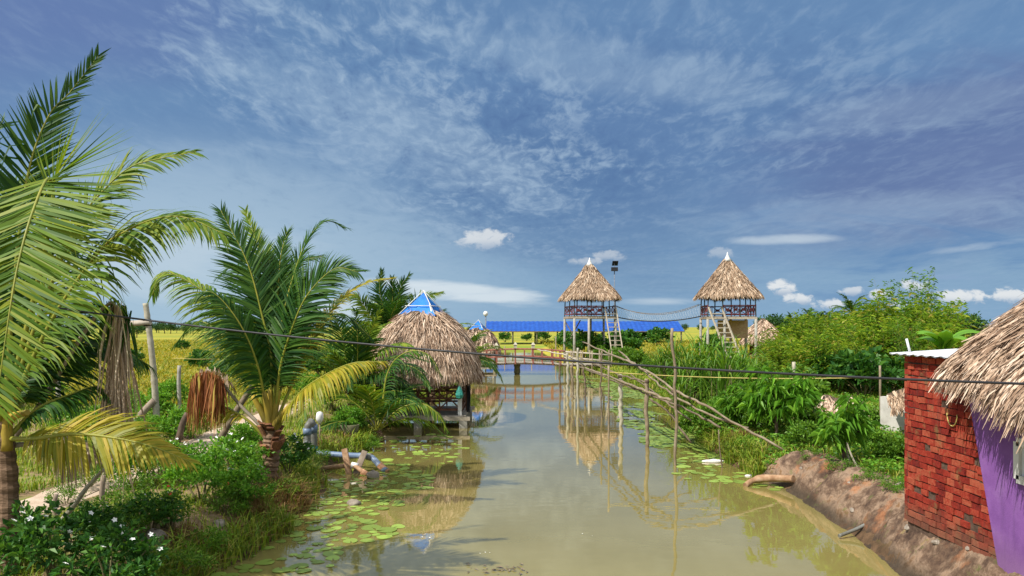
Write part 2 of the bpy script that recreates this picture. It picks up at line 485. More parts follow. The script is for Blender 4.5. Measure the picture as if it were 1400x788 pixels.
# ------------------------------------------------------------------ terrain
XL = np.array([(-30, -4.2), (4, -4.0), (8, -4.0), (10, -3.95), (11.5, -3.85), (14.7, -3.8), (17, -4.5), (19, -4.3), (21, -3.9), (22.5, -4.3), (24, -4.9), (29, -5.1),
               (36, -3.6), (50, -2.4), (62, -3), (100, -4.5), (112, -4.5)])
XR = np.array([(-30, 5.2), (4, 5.2), (8.5, 5.25), (10, 5.36), (11.9, 5.62), (14, 5.72), (15.6, 5.78), (17, 5.5), (19, 5.3), (22, 5.65), (25, 6.0), (29, 6.4), (39, 6.9), (49, 6.2), (60, 5.2), (100, 4), (112, 4)])


def xl(y): return np.interp(y, XL[:, 0], XL[:, 1]) + .12 * np.sin(y * 1.7) + .07 * np.sin(y * 4.1 + 1)
def xr(y): return np.interp(y, XR[:, 0], XR[:, 1]) + .10 * np.sin(y * 1.3 + 2) * smooth(15, 18, y) + .05 * np.sin(y * 3.7) * smooth(15, 18, y)


def vnoise(x, y):
    return (np.sin(x * 1.31 + 1.7 * np.sin(y * .83)) * np.sin(y * 1.17 + 1.3 * np.sin(x * .71)) +
            .5 * np.sin(x * 3.1 + y * 1.9) * np.sin(y * 2.7 - x * 1.1 + 2)) / 1.5


def ground_z(x, y):
    x = np.asarray(x, float); y = np.asarray(y, float)
    sl = xl(y) - x; sr = x - xr(y)
    s = np.maximum(np.maximum(sl, sr), (y - 108) * .5)
    left = sl > sr
    rise = np.where(left, 1.3, np.where(y < 16.5, .62, 1.2))
    top = np.where(left, .48, .52 + .16 * smooth(16, 11, y))
    up = top * smooth(0, 1, s / rise * .5 + .5) * 2 - top
    z = np.where(s > 0, up, np.maximum(-.9, s * .7))
    z = z + np.where(s > 0, 1, 0) * smooth(0, 1.5, s) * (.05 * vnoise(x * 1.3, y * 1.3) + .1 * vnoise(x * .35, y * .35)) * (1 - .7 * smooth(40, 80, y))
    # flat seat for the path and the building
    pw = smooth(1.2, .6, np.abs(x + 7.9 + .15 * np.sin(y * .3)))
    z = np.where(left & (s > .5), z * (1 - pw) + .45 * pw, z)
    return z


def gz(x, y): return float(ground_z(x, y))


def axis(lo, hi, step, far, ratio):
    a = list(np.arange(lo, hi + 1e-6, step))
    s = step
    while a[-1] < far:
        s *= ratio; a.append(a[-1] + s)
    return np.array(a)


xa = axis(0, 20, .3, 3000, 1.22); xa = np.concatenate([-xa[::-1], xa[1:]])
ya = axis(2, 64, .4, 4000, 1.15); ya = np.concatenate([[-60, -30, -12, -6, -3, 0], ya])
gx, gy = np.meshgrid(xa, ya, indexing='ij')
G = np.stack([gx, gy, ground_z(gx, gy)], axis=2)
b = MB(); b.grid(G[:, ::-1]); gr = b.build('ground', M['ground']); tag(gr, kind='structure')

b = MB()
ws = axis(-30, 112, 2, 112, 1.2)
wx = np.linspace(-14, 14, 15)
a_, c_ = np.meshgrid(wx, ws, indexing='ij')
b.grid(np.stack([a_, c_, np.zeros_like(a_)], axis=2)[:, ::-1])
tag(b.build('water', M['water']), kind='structure')

# sandy path along the left bank
b = MB()
yy = np.arange(6, 44, .4)
cx = -7.9 - .15 * np.sin(yy * .3)
w = .62 + .1 * np.sin(yy * 1.9) + .05 * np.sin(yy * 5.3)
t = np.linspace(-1, 1, 7)
PX = cx[:, None] + w[:, None] * t[None, :] + .05 * np.sin(yy[:, None] * 3 + t[None, :] * 2)
PY = np.repeat(yy[:, None], 7, 1)
b.grid(np.stack([PX, PY, ground_z(PX, PY) + .03 - .035 * np.abs(t[None, :]) ** 3], axis=2))
tag(b.build('path', M['path']), kind='structure')

# clay embankment in front of the brick wall, with slumped folds at its far end
b = MB()
yy = np.arange(6.5, 17.0, .035); ss = np.linspace(-.45, 1.5, 80)
Y2, S2 = np.meshgrid(yy, ss, indexing='ij')
X2 = xr(Y2) + S2
fold = np.abs(np.sin((Y2 * 2.6 + S2 * 1.5 + .5 * np.sin(Y2 * 1.3)))) ** .6
fw = smooth(12.0, 13.2, Y2) * smooth(17, 16, Y2)
Z2 = ground_z(X2, Y2) + .035 + .24 * (fold - .35) * fw * smooth(-.2, .25, S2) * smooth(1.3, .6, S2)
Z2 += (.04 * vnoise(X2 * 5, Y2 * 4) + .03 * vnoise(X2 * 11 + 3, Y2 * 9) + .018 * vnoise(X2 * 25, Y2 * 21 + 4) + .01 * vnoise(X2 * 47, Y2 * 43)) * smooth(-.3, .1, S2) * smooth(1.5, 1.1, S2) - .12 * smooth(1.2, 1.5, S2) - .1 * smooth(16.2, 16.9, Y2) - .3 * smooth(-.2, -.45, S2)
b.grid(np.stack([X2, Y2, Z2], axis=2))
tag(b.build('embankment', M['bank']), kind='structure')


# ------------------------------------------------------------------ thatch
def thatch(S, nu, N, L, W, drop, seed=0, thick=.12, rows=8, mi=0, umi=1, lift=.06, closed=True, flare=.0, skew=.25):
    """S(u,v): roof surface, u round, v 0 top .. 1 eave. Solid under-roof plus many overlapping straw strands."""
    rng = np.random.default_rng(seed)
    b = MB()
    uu = np.linspace(0, 1, nu + 1); vv = np.linspace(0, 1, rows)
    U, V = np.meshgrid(uu, vv, indexing='ij')
    P = S(U, V)
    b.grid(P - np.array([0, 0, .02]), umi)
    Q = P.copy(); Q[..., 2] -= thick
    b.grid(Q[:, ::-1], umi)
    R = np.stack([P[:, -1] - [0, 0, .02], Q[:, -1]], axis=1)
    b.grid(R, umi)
    # strands
    u = rng.random(N); v = np.sqrt(rng.random(N) * 1.0) * 1.02
    v[: N // 5] = rng.uniform(.93, 1.0, N // 5)
    order = np.argsort(v)[::-1]; u = u[order]; v = v[order]
    e = 1e-3
    p0 = S(u, v)
    pd = S(u, np.minimum(v, 1) - e)
    dn = p0 - pd; dn /= np.linalg.norm(dn, axis=1, keepdims=True) + 1e-9
    pu = S((u + e) % 1.0 if closed else np.minimum(u + e, 1), v)
    pm = S((u - e) % 1.0 if closed else np.maximum(u - e, 0), v)
    ac = pu - pm
    ac /= np.linalg.norm(ac, axis=1, keepdims=True) + 1e-9
    nr = np.cross(ac, dn); nr *= np.sign(nr[:, 2:3] + 1e-9)
    l = L * rng.uniform(.55, 1.25, N); w = W * rng.uniform(.5, 1.4, N)
    sk = rng.normal(0, skew, N)
    d = dn + ac * sk[:, None] + nr * rng.uniform(-.02, .16, N)[:, None]
    d /= np.linalg.norm(d, axis=1, keepdims=True)
    off = rng.uniform(.0, lift, N)
    a = p0 + nr * off[:, None]
    hang = smooth(.9, 1.0, v)
    g = np.array([0, 0, -1.0])
    m = a + d * (l * .5)[:, None] + g * (hang * l * .12 * drop)[:, None]
    t = a + d * (l * (1 - .35 * hang * drop))[:, None] + g * (hang * l * .5 * drop)[:, None] + ac * rng.normal(0, .05, N)[:, None] * l[:, None]
    tw = ac * np.cos(rng.normal(0, .5, N))[:, None] + nr * np.sin(rng.normal(0, .5, N))[:, None]
    hw = (w / 2)[:, None] * tw
    Vv = np.stack([a - hw, a + hw, m - hw * 1.1, m + hw * 1.1, t - hw * .35, t + hw * .35], axis=1).reshape(-1, 3)
    k = np.arange(N) * 6
    f = np.concatenate([np.stack([k, k + 1, k + 3, k + 2], 1), np.stack([k + 2, k + 3, k + 5, k + 4], 1)])
    b.add(Vv, f, mi)
    return b


def round_roof(c, prof, amp=.03, sq=0.0, rz=0.0, seed=0):
    pr = np.array([p[0] for p in prof]); pz = np.array([p[1] for p in prof])
    ln = np.concatenate([[0], np.cumsum(np.hypot(np.diff(pr), np.diff(pz)))]); ln /= ln[-1]
    ph = seed * 1.7

    def S(u, v):
        a = u * 2 * PI
        vc = np.clip(v, 0, 1.05)
        r = np.interp(vc, ln, pr) + np.maximum(vc - 1, 0) * 1.0; z = np.interp(vc, ln, pz) - np.maximum(vc - 1, 0) * 1.0
        k = 1 + amp * vc * (np.sin(a * 3 + ph) + .6 * np.sin(a * 7 + ph * 2))
        if sq:
            ca = np.abs(np.cos(a)); sa = np.abs(np.sin(a)); n = 2 + sq
            k = k / (ca ** n + sa ** n) ** (1 / n)
        r = r * k
        z = z + .05 * vc * np.sin(a * 5 + ph)
        return np.stack([c[0] + r * np.cos(a + rz), c[1] + r * np.sin(a + rz), c[2] + z], axis=-1)
    return S


# ------------------------------------------------------------------ watchtowers
def watchtower(label, x, y, rz, seed, ladder_side, screen=False):
    g0 = gz(x, y)
    fz = 3.4 + (HOR - 433) / F * 66 if not screen else 3.4 + (HOR - 433.5) / F * 60
    root = thing('watchtower', label, 'tower', (x, y, g0), 'thatched watchtowers')
    c, s = math.cos(rz), math.sin(rz)
    def W(u, v, z): return np.array([x + u * c - v * s, y + u * s + v * c, z])
    hw = 1.85
    ez = fz + 1.78; az = ez + 2.96
    S = round_roof((x, y, 0), [(.16, az), (.62, az - .72), (1.4, az - 1.8), (1.98, az - 2.52), (2.3, ez)], .015, 2.5, rz, seed)
    b = thatch(S, 40, 9500, .5, .045, .5, seed, lift=.09)
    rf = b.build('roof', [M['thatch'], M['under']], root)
    b = MB(); b.lathe([(.36, az - .22), (.2, az + .02), (.07, az + .3), (.02, az + .52)], (x, y, 0), 14)
    b.build('finial', M['white_paint'], rf)
    # platform
    b = MB()
    for i in range(12):
        v = -hw + (i + .5) * 2 * hw / 12
        b.beam(W(-hw, v, fz), W(hw, v, fz), 2 * hw / 12 - .02, .05)
    b.build('platform', M['wood'], root)
    for v in (-hw, hw):
        b = MB(); b.beam(W(-hw - .1, v, fz - .12), W(hw + .1, v, fz - .12), .1, .16); b.build('floor_beam', M['wood_pale'], root)
    for u in (-hw * .98, 0, hw * .98):
        b = MB(); b.beam(W(u, -hw, fz - .11), W(u, hw, fz - .11), .09, .13); b.build('floor_beam', M['wood'], root)
    # posts carried down to the ground as legs
    legs = [(-hw, -hw), (hw, -hw), (-hw, hw), (hw, hw), (-.55, -hw), (.6, hw)]
    for i, (u, v) in enumerate(legs):
        p = W(u, v, 0); zb = gz(p[0], p[1]) - .3
        b = MB(); b.tube([[p[0], p[1], zb], [p[0] * .999 + x * .001, p[1], fz - .2]], [.12, .105], 10)
        b.build('leg', M['concrete'], root)
    for u, v in [(-hw, -hw), (hw, -hw), (-hw, hw), (hw, hw), (-.7, -hw), (.65, -hw), (-.7, hw), (.65, hw), (-hw, 0), (hw, 0)]:
        b = MB(); b.tube([W(u, v, fz), W(u * .97, v * .97, ez + .12)], .05, 8); b.build('roof_post', M['blue_grey'], root)
    # railings with crossed braces
    def rail(a0, a1, v, flip):
        q = (lambda t, z: W(t, v, z)) if not flip else (lambda t, z: W(v, t, z))
        b = MB()
        b.beam(q(a0, fz + .88), q(a1, fz + .88), .06, .08)
        b.beam(q(a0, fz + .2), q(a1, fz + .2), .05, .07)
        n = 4
        for i in range(n):
            t0 = a0 + (a1 - a0) * i / n; t1 = a0 + (a1 - a0) * (i + 1) / n
            b.beam(q(t0, fz + .24), q(t1, fz + .88), .035, .05)
            b.beam(q(t0, fz + .88), q(t1, fz + .24), .03, .05)
            b.beam(q(t0, fz + .02), q(t0, fz + .95), .05, .05)
            tm = (t0 + t1) / 2
            b.beam(q(tm - .16, fz + .55), q(tm + .16, fz + .55), .028, .2)
        b.build('railing', M['maroon'], root)
    gap = .75
    if ladder_side > 0: rail(-hw, hw - gap - .35, -hw, False)
    else: rail(-hw + gap + .45, hw, -hw, False)
    rail(-hw, hw, hw, False); rail(-hw, hw, -hw, True); rail(-hw, hw, hw, True)
    # ladder
    uc = (hw - .5) if ladder_side > 0 else (-hw + .55)
    slope = (.3, -1.0) if ladder_side > 0 else (1.35, -1.1)
    lad = None
    top = fz + .75; bot = g0 + .05
    b = MB()
    ends = []
    for sd in (-.5, .5):
        pt = W(uc + sd, -hw - .1, top); pb = W(uc + sd + slope[0], -hw + slope[1] * 1.5, bot)
        b.beam(pt, pb, .09, .13); ends.append((pt, pb))
    for i in range(11):
        t = .12 + i * .085
        b.beam(ends[0][0] * (1 - t) + ends[0][1] * t, ends[1][0] * (1 - t) + ends[1][1] * t, .06, .07)
    b.build('ladder', M['wood_pale'], root)
    # diagonal leg braces
    if screen:
        b = MB(); b.beam(W(-.6, hw * .6, fz - 1.0), W(hw, hw * .6, fz - 1.0), .03, 1.5); b.build('woven_screen', M['thatch'], root)
    else:
        b = MB(); b.beam(W(-hw, hw, fz - .35), W(-.6, hw, fz - 2.4), .05, .08); b.build('brace', M['wood'], root)
        b = MB(); b.beam(W(-hw * .2, hw, fz - .3), W(-hw * .7, hw, fz - 2.0), .07, .1); b.build('brace', M['wood'], root)
    return root, fz


T1 = px(806, 0, 66); T2 = px(994.5, 0, 60)
tw1, fz1 = watchtower('thatched watchtower with the lamp pole standing behind its roof', T1[0], T1[1], math.radians(9), 3, 1)
tw2, fz2 = watchtower('thatched watchtower with a woven screen under its deck, beside a low thatched hut', T2[0], T2[1], math.radians(-6), 5, -1, True)

# rope walkway net slung between the towers
t = np.linspace(0, 1, 33)
A0 = np.array([T1[0] + 2.1, T1[1] - .6, 0]); B0 = np.array([T2[0] - 2.1, T2[1] + .4, 0])
def sag(za, zb, s, off=0):
    p = A0[None] * (1 - t[:, None]) + B0[None] * t[:, None]
    p = p.copy(); p[:, 1] += off
    p[:, 2] = za * (1 - t) + zb * t - 4 * s * t * (1 - t)
    return p
ro = thing('rope_walkway', 'sagging rope and net walkway slung between the two watchtowers', 'rope bridge', (A0[0], A0[1], fz1))
hi = sag(fz1 + 1.0, fz2 + 1.05, .75, .5); hj = sag(fz1 + 1.0, fz2 + 1.05, .85, -.4)
lo = sag(fz1 + .0, fz2 + .05, .42, .05)
b = MB(); b.tube(lo, .05, 6); b.build('foot_cable', M['black_rubber'], ro)
for h_ in (hi, hj):
    b = MB(); b.tube(h_, .022, 6); b.build('hand_cable', M['bamboo_dark'], ro)
    b = MB()
    tt = np.linspace(0, 1, 75)
    for k in range(0, 75, 2):
        up = np.array([np.interp(tt[k], t, h_[:, i]) for i in range(3)])
        for dk in (-2, 2):
            kk = min(max(k + dk, 0), 74)
            dnp = np.array([np.interp(tt[kk], t, lo[:, i]) for i in range(3)])
            b.tube([up, dnp], .005, 3, cap=False)
    b.build('net', M['rope_white'], ro)

# lamp pole
p = px(840, 0, 69)
lp = thing('lamp_pole', 'slim pole with a solar floodlight pair rising behind the left tower roof', 'street lamp', (p[0], p[1], gz(p[0], p[1])))
zt = H + (HOR - 357) / F * 69
b = MB(); b.tube([[p[0], p[1], gz(p[0], p[1]) - .2], [p[0], p[1], zt - .9]], [.07, .045], 8); b.build('pole', M['blue_grey'], lp)
b = MB(); b.box((p[0], p[1] - .1, zt - .78), (.62, .18, .36)); b.build('floodlight', M['black_rubber'], lp)
R = np.array(Matrix.Rotation(math.radians(50), 3, 'X'))
b = MB(); b.box((p[0] + .06, p[1] - .05, zt - .22), (.55, .05, .6), R); b.build('solar_panel', M['glass_dark'], lp)
b = MB(); b.tube([[p[0], p[1], zt - .95], [p[0], p[1] - .02, zt - .25]], .035, 6); b.build('bracket', M['blue_grey'], lp)

# ------------------------------------------------------------------ blue roofed shed
d0 = 122.0
x0 = px(664, 0, d0)[0]; x1 = px(936, 0, d0)[0]
zb = H - (453 - HOR) / F * d0; zr = H + (HOR - 439.5) / F * (d0 + 5)
sh = thing('open_shed', 'long open-sided shed with a bright blue sheet roof beyond the canal', 'shed', ((x0 + x1) / 2, d0, gz(x0, d0)))
b = MB()
n = 170
xs = np.linspace(x0, x1, n)
cor = .035 * np.sin(np.arange(n) * PI / 2)
for (ya_, za_, yb_, zb_) in ((d0, zb, d0 + 5, zr), (d0 + 5, zr, d0 + 10, zb)):
    Gd = np.zeros((n, 2, 3)); Gd[:, 0] = np.stack([xs, np.full(n, ya_), za_ + cor], 1); Gd[:, 1] = np.stack([xs, np.full(n, yb_), zb_ + cor], 1)
    b.grid(Gd, sm=False)
    Gd2 = Gd.copy(); Gd2[..., 2] -= .03; b.grid(Gd2[:, ::-1], sm=False)
b.build('roof', M['blue_sheet'], sh)
b = MB(); b.beam([x0, d0 - .04, zb - .08], [x1, d0 - .04, zb - .08], .05, .13); b.build('eave_beam', M['bamboo_dark'], sh)
for xx in np.linspace(x0 + .5, x1 - .5, 9):
    for yy_ in (d0 + .25, d0 + 9.7):
        b = MB(); b.tube([[xx, yy_, gz(xx, yy_) - .2], [xx, yy_, zb + .02]], .13, 8); b.build('post', M['moss_post'], sh)

# ------------------------------------------------------------------ red arched bridge
by = 52.6
bz0 = H - (498.5 - HOR) / F * by; bzm = H - (495.5 - HOR) / F * by
bxl = px(656, 0, by)[0]; bxr = px(772, 0, by)[0]
br = thing('footbridge', 'low arched footbridge with red painted railings crossing the canal', 'bridge', ((bxl + bxr) / 2, by, 0))
def bz(x):
    u = (x - (bxl + bxr) / 2) / ((bxr - bxl) / 2)
    return bzm - (bzm - bz0) * u * u
EX = 7.0
xs = np.linspace(bxl - .6, EX, 60)
b = MB()
for i in range(len(xs) - 1):
    b.beam([(xs[i] + xs[i + 1]) / 2, by - .7, bz((xs[i] + xs[i + 1]) / 2) if xs[i] < bxr else bz0 + .02], [(xs[i] + xs[i + 1]) / 2, by + .7, bz((xs[i] + xs[i + 1]) / 2) if xs[i] < bxr else bz0 + .02], (xs[1] - xs[0]) * .93, .05)
b.build('deck', M['wood_pale'], br)
for o_ in (-.6, .6):
    b = MB(); q = np.array([[x, by + o_, (bz(x) if x < bxr else bz0) - .07] for x in xs]); b.tube(q, .06, 6); b.build('beam', M['wood'], br)
rr = .95
mx_ = np.array([px(q, 0, by)[0] for q in (679, 704.5, 728.5, 755)])
mn_ = np.array([px(q, 0, by)[0] for q in (665.5, 691, 717, 741, 766)])
for o_, lam in ((-.72, True), (.72, False)):
    xx = np.linspace(bxl - .3, bxr, 30)
    for hgt in (rr, rr * .45):
        b = MB(); b.tube([[x, by + o_, bz(x) + hgt] for x in xx], .045, 6); b.build('rail', M['red_paint'], br)
    for x in mx_:
        b = MB(); b.box((x, by + o_, bz(x) + .46), (.11, .1, 1.1)); ps = b.build('post', M['red_paint'], br)
        if lam and x < mx_[3] - .1:
            b = MB(); b.box((x, by + o_, bz(x) + 1.14), (.22, .22, .24)); b.lathe([(.22, bz(x) + 1.265), (.13, bz(x) + 1.35), (.03, bz(x) + 1.46)], (x, by + o_, 0), 4, rz=PI / 4, sm=False)
            b.build('lantern', M['bamboo_pale'], br)
    for x in mn_:
        b = MB(); b.box((x, by + o_, bz(x) + .44), (.08, .08, 1.0)); b.build('post', M['red_paint'], br)
    # plain bamboo continuation to the right bank
    for hgt in (rr * .95, rr * .5):
        b = MB(); b.tube([[bxr, by + o_, bz0 + hgt], [(bxr + EX) / 2, by + o_, bz0 + hgt - .1], [EX, by + o_, bz0 + hgt - .25]], .045, 6); b.build('rail', M['wood_pale'], br)
    for x in np.linspace(bxr + .5, EX, 5):
        b = MB(); b.tube([[x, by + o_, -.6], [x, by + o_, bz0 + 1.0]], .05, 6); b.build('post', M['bamboo'], br)
for x, m_ in ((px(707, 0, by)[0], 'moss_post'),):
    b = MB(); b.lathe([(.2, -.8), (.19, .1), (.23, .12), (.2, .55), (.25, .6), (.22, bzm - .12)], (x, by, 0), 12); b.build('pier', M[m_], br)

# ------------------------------------------------------------------ bamboo monkey walkway
wk = thing('bamboo_walkway', 'rickety bamboo pole walkway along the right bank, its handrails dropping to the ground', 'footbridge', (4, 24, 0))
def pole(pts, r, name, mat, par=wk, wob=.025, seed=0):
    rng = np.random.default_rng(seed)
    pts = np.asarray(pts, float)
    k = np.linspace(0, len(pts) - 1, (len(pts) - 1) * 7 + 1)
    q = np.stack([np.interp(k, np.arange(len(pts)), pts[:, i]) for i in range(3)], 1)
    q[1:-1] += rng.normal(0, wob, q[1:-1].shape) * .6
    rad = r * (1 + .1 * rng.normal(0, 1, len(q)))
    b = MB(); b.tube(q, np.abs(rad), 7); return b.build(name, mat, par)

foot = [(4.75, 52, .75), (3.75, 42, 1.15), (3.45, 33, 1.5), (3.62, 25, 1.6), (3.76, 20.6, 1.6), (4.1, 19, 1.5)]
pole(foot, .04, 'foot_pole', M['bamboo'], seed=1)
pole([(3.4, 34, 1.42), px(841, 521, 25.5), px(880, 537, 21.5), px(932, 556, 19.5), px(985, 585, 18.6)], .028, 'foot_pole', M['bamboo_dark'], seed=31)
pole([px(797, 468, 33), px(848, 490, 25.5), px(885, 507, 21), px(921, 532, 19), px(973, 560, 18), (6.25, 16.9, .56)], .03, 'handrail', M['bamboo'], seed=3)
pole([px(846, 480, 26), px(888, 515, 21), px(921, 541, 19.1), px(965, 566, 18.2), (5.6, 17.5, 1.0)], .026, 'handrail', M['bamboo'], seed=4)
pole([px(775, 483, 42), px(803, 493, 33), px(841, 510, 25), px(885, 524, 21)], .028, 'handrail', M['bamboo_dark'], seed=5)
pole([px(735, 478, 50), px(775, 486, 44), px(800, 500, 36)], .04, 'handrail', M['wood_pale'], seed=6)
pole([px(862, 512, 24), px(905, 545, 20.3), px(945, 575, 19.4)], .024, 'brace_pole', M['bamboo_dark'], seed=7)
pole([px(889, 545, 20), px(915, 565, 19.8), px(945, 606, 19.5)], .03, 'brace_pole', M['bamboo_dark'], seed=9)
# upright posts standing in the water (pixel of the foot, row of the head)
for i, (xb, yb, xt, yt, r, mt) in enumerate([(848.5, 583, 847.5, 512, .075, 'bamboo_pale'), (885.5, 612, 884, 518, .058, 'bamboo'), (924, 636, 919, 449, .036, 'bamboo'),
                                     (823, 572, 822, 482, .035, 'bamboo_dark'), (800, 554, 798, 502, .045, 'bamboo_dark'), (790.5, 556, 790, 476, .05, 'bamboo_pale'),
                                     (776, 541, 775, 483, .07, 'bamboo_pale'), (766, 540, 765, 496, .05, 'bamboo_dark'), (783, 545, 781, 500, .06, 'bamboo')]):
    d = wd(yb)
    a = px(xb, yb, d); c_ = px(xt, yt, d + .05); a2 = a + (a - c_) / np.linalg.norm(a - c_) * .9
    pole([a2, a, (a + c_) / 2 + [.03 * (-1) ** i, 0, 0], c_], r, 'upright_pole', M[mt], seed=20 + i)
b = MB()
for q in (px(921, 535, 19.02), px(847.6, 515, 24.8), px(884.5, 522, 20.7)):
    b = MB(); b.lathe([(.05, -.05), (.065, -.03), (.062, .03), (.05, .05)], q, 10); b.build('lashing', M['bark'], wk)

# ------------------------------------------------------------------ thatched pavilions on the water
def pavilion(label, c, main=True):
    root = thing('thatched_pavilion', label, 'hut', (c[0], c[1], 0), 'waterside thatched pavilions')
    x, y = c
    prof = [(.5, 3.98), (.85, 3.74), (1.25, 3.36), (1.58, 2.88), (1.8, 2.35), (1.9, 1.86)]
    S = round_roof((x, y, 0), prof, .018, .9, .12, 4)
    b = thatch(S, 44, 24000 if main else 3000, .42, .024 if main else .08, .75, 9, lift=.09, skew=.26)
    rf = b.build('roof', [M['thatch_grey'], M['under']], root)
    # tarpaulin cap with its pole frame
    ap = np.array([x - .0, y, 4.62]); hw = .82
    q = [np.array([x + u * hw, y + v * hw, 3.78]) for u, v in ((-1.02, -.7), (.62, -1.05), (1.0, .75), (-.65, 1.0))]
    b = MB()
    n = 7
    rng = np.random.default_rng(2)
    for i in range(4):
        A, B = q[i], q[(i + 1) % 4]
        Gd = np.zeros((n, n, 3))
        for ii in range(n):
            for jj in range(n):
                s_ = ii / (n - 1); r_ = jj / (n - 1)
                P = ap * (1 - r_) + (A * (1 - s_) + B * s_) * r_
                k = math.sin(PI * s_) * r_
                P = P + (np.array([x, y, P[2]]) - P) * .16 * k + rng.normal(0, .055, 3) * k
                Gd[ii, jj] = P
        b.grid(Gd, sm=True)
    tp = b.build('tarp_cap', M['blue_tarp'], rf)
    b = MB()
    for i in range(4):
        A, B = q[i], q[(i + 1) % 4]
        o_ = np.array([0, 0, .02])
        b.tube([ap + o_ + [0, 0, .06], A * .97 + ap * .03 + o_], .014, 6)
        ma = A * .62 + ap * .38; mb_ = B * .62 + ap * .38
        e_ = (mb_ - ma) * .1
        b.tube([ma - e_ + o_ + [0, -.02, .02], mb_ + e_ + o_ + [0, -.02, .02]], .014, 6)
    b.tube([q[1] * .55 + ap * .45 + [0, -.05, .05], q[1] * 1.0 + [0.0, -.06, -.42]], .025, 6)
    b.build('tarp_frame', M['white_paint'], rf)
    # deck
    h_ = 1.6; dz = .38
    b = MB()
    for i in range(11):
        yy_ = y - h_ + (i + .5) * 2 * h_ / 11
        b.beam([x - h_, yy_, dz], [x + h_, yy_, dz], 2 * h_ / 11 - .02, .05)
    b.build('deck', M['wood_pale'], root)
    for yy_ in (y - h_ - .03, y + h_ + .03):
        b = MB(); b.beam([x - h_ - .15, yy_, dz - .06], [x + h_ + .15, yy_, dz - .06], .06, .13); b.build('deck_beam', M['wood_pale'], root)
    for xx in (x - h_ + .1, x, x + h_ - .1):
        b = MB(); b.beam([xx, y - h_ + .02, dz - .09], [xx, y + h_ - .02, dz - .09], .08, .1); b.build('deck_beam', M['wood'], root)
    for u in (-1, 0, 1):
        for v in (-1, 1):
            b = MB(); b.box((x + u * (h_ - .08), y + v * (h_ - .08), -.2), (.26, .26, 1.0)); b.build('footing', M['concrete'], root)
    for u, v in ((-1, -1), (1, -1), (-1, 1), (1, 1), (0, -1), (0, 1), (-1, 0), (1, 0)):
        front = (u == 1 and v == -1)
        b = MB(); xx = x + u * (h_ - (.2 if u and v else .05)); yy_ = y + v * (h_ - (.2 if u and v else .05))
        b.box((xx, yy_, (dz + 1.9) / 2 + .03), (.13 if front else .09, .13 if front else .09, 1.9 - dz)); b.build('roof_post', M['white_paint' if front else 'wood_brown'], root)
    def rail(p0, p1):
        p0 = np.array(p0); p1 = np.array(p1)
        b = MB()
        for z, w_ in ((.97, .09), (.6, .07), (.22, .07)):
            b.beam(p0 + [0, 0, dz + z], p1 + [0, 0, dz + z], .05, w_)
        for i in range(4):
            t0 = p0 + (p1 - p0) * i / 4; t1 = p0 + (p1 - p0) * (i + 1) / 4
            b.beam(t0 + [0, 0, dz + .05], t0 + [0, 0, dz + .95], .05, .06)
            b.beam(t0 + [0, 0, dz + .64], t1 + [0, 0, dz + .92], .03, .045)
            b.beam(t0 + [0, 0, dz + .92], t1 + [0, 0, dz + .64], .025, .045)
            b.beam(t0 + [0, 0, dz + .24], (t0 + t1) / 2 + [0, 0, dz + .58], .03, .045)
            b.beam(t1 + [0, 0, dz + .24], (t0 + t1) / 2 + [0, 0, dz + .58], .025, .045)
        b.build('railing', M['wood_brown'], root)
    k = h_ - .18
    rail((x - k, y - k, 0), (x + k, y - k, 0)); rail((x - k, y + k, 0), (x + k, y + k, 0)); rail((x - k, y - k, 0), (x - k, y + k, 0)); rail((x + k, y - k, 0), (x + k, y + k, 0))
    return root


HC = px(579, 0, 26.4)
hut = pavilion('thatched pavilion with a bright blue tarp cap over the water', (HC[0], HC[1]))
h2 = pavilion('small thatched pavilion with a blue cap behind the red bridge end', (px(654, 0, 57)[0], 57.0), False)
h2.scale = (.84, .84, .84)
# white ball lamp beside the far pavilion
p = px(664, 0, 60)
bl = thing('globe_lamp', 'white globe lamp on a thin post behind the far pavilion', 'street lamp', (p[0], p[1], gz(p[0], p[1])))
zt = H + (HOR - 429) / F * 60
b = MB(); b.tube([[p[0], p[1], gz(p[0], p[1]) - .2], [p[0], p[1], zt - .2]], .05, 8); b.build('post', M['blue_grey'], bl)
b = MB(); b.lathe([(.03, zt - .22), (.15, zt - .15), (.2, zt), (.15, zt + .14), (.03, zt + .2)], (p[0], p[1], 0), 14); b.build('globe', M['white_paint'], bl)
# things hung on the pavilion corner
cx_, cy_ = HC[0] + 1.6, HC[1] - 1.66
b = MB(); b.lathe([(.02, 1.42), (.05, 1.36), (.1, 1.26), (.14, 1.12), (.11, 1.02), (.04, .98)], (cx_ - .2, cy_ - .02, 0), 9, sm=False)
tag(b.build('plastic_bag', M['teal'], origin=(cx_, cy_, 1.1)), 'teal plastic bag hung on the white corner post of the pavilion', 'bag')
b = MB()
n = 9
Gd = np.zeros((n, n, 3))
for i in range(n):
    for j in range(n):
        s_ = i / (n - 1); r_ = j / (n - 1)
        Gd[i, j] = [HC[0] + 1.66 + .05 * math.sin(s_ * 9 + r_ * 3), HC[1] - 1.35 + s_ * .55 * (1 - .25 * r_), 1.5 - r_ * .95 - .08 * math.sin(s_ * 3)]
b.grid(Gd); G2 = Gd.copy(); G2[..., 0] += .03; b.grid(G2[::-1])
tag(b.build('hanging_cloth', M['black_cloth'], origin=(HC[0] + 1.66, HC[1] - 1.1, 1.4)), 'black cloth hung over the side railing of the pavilion', 'cloth')

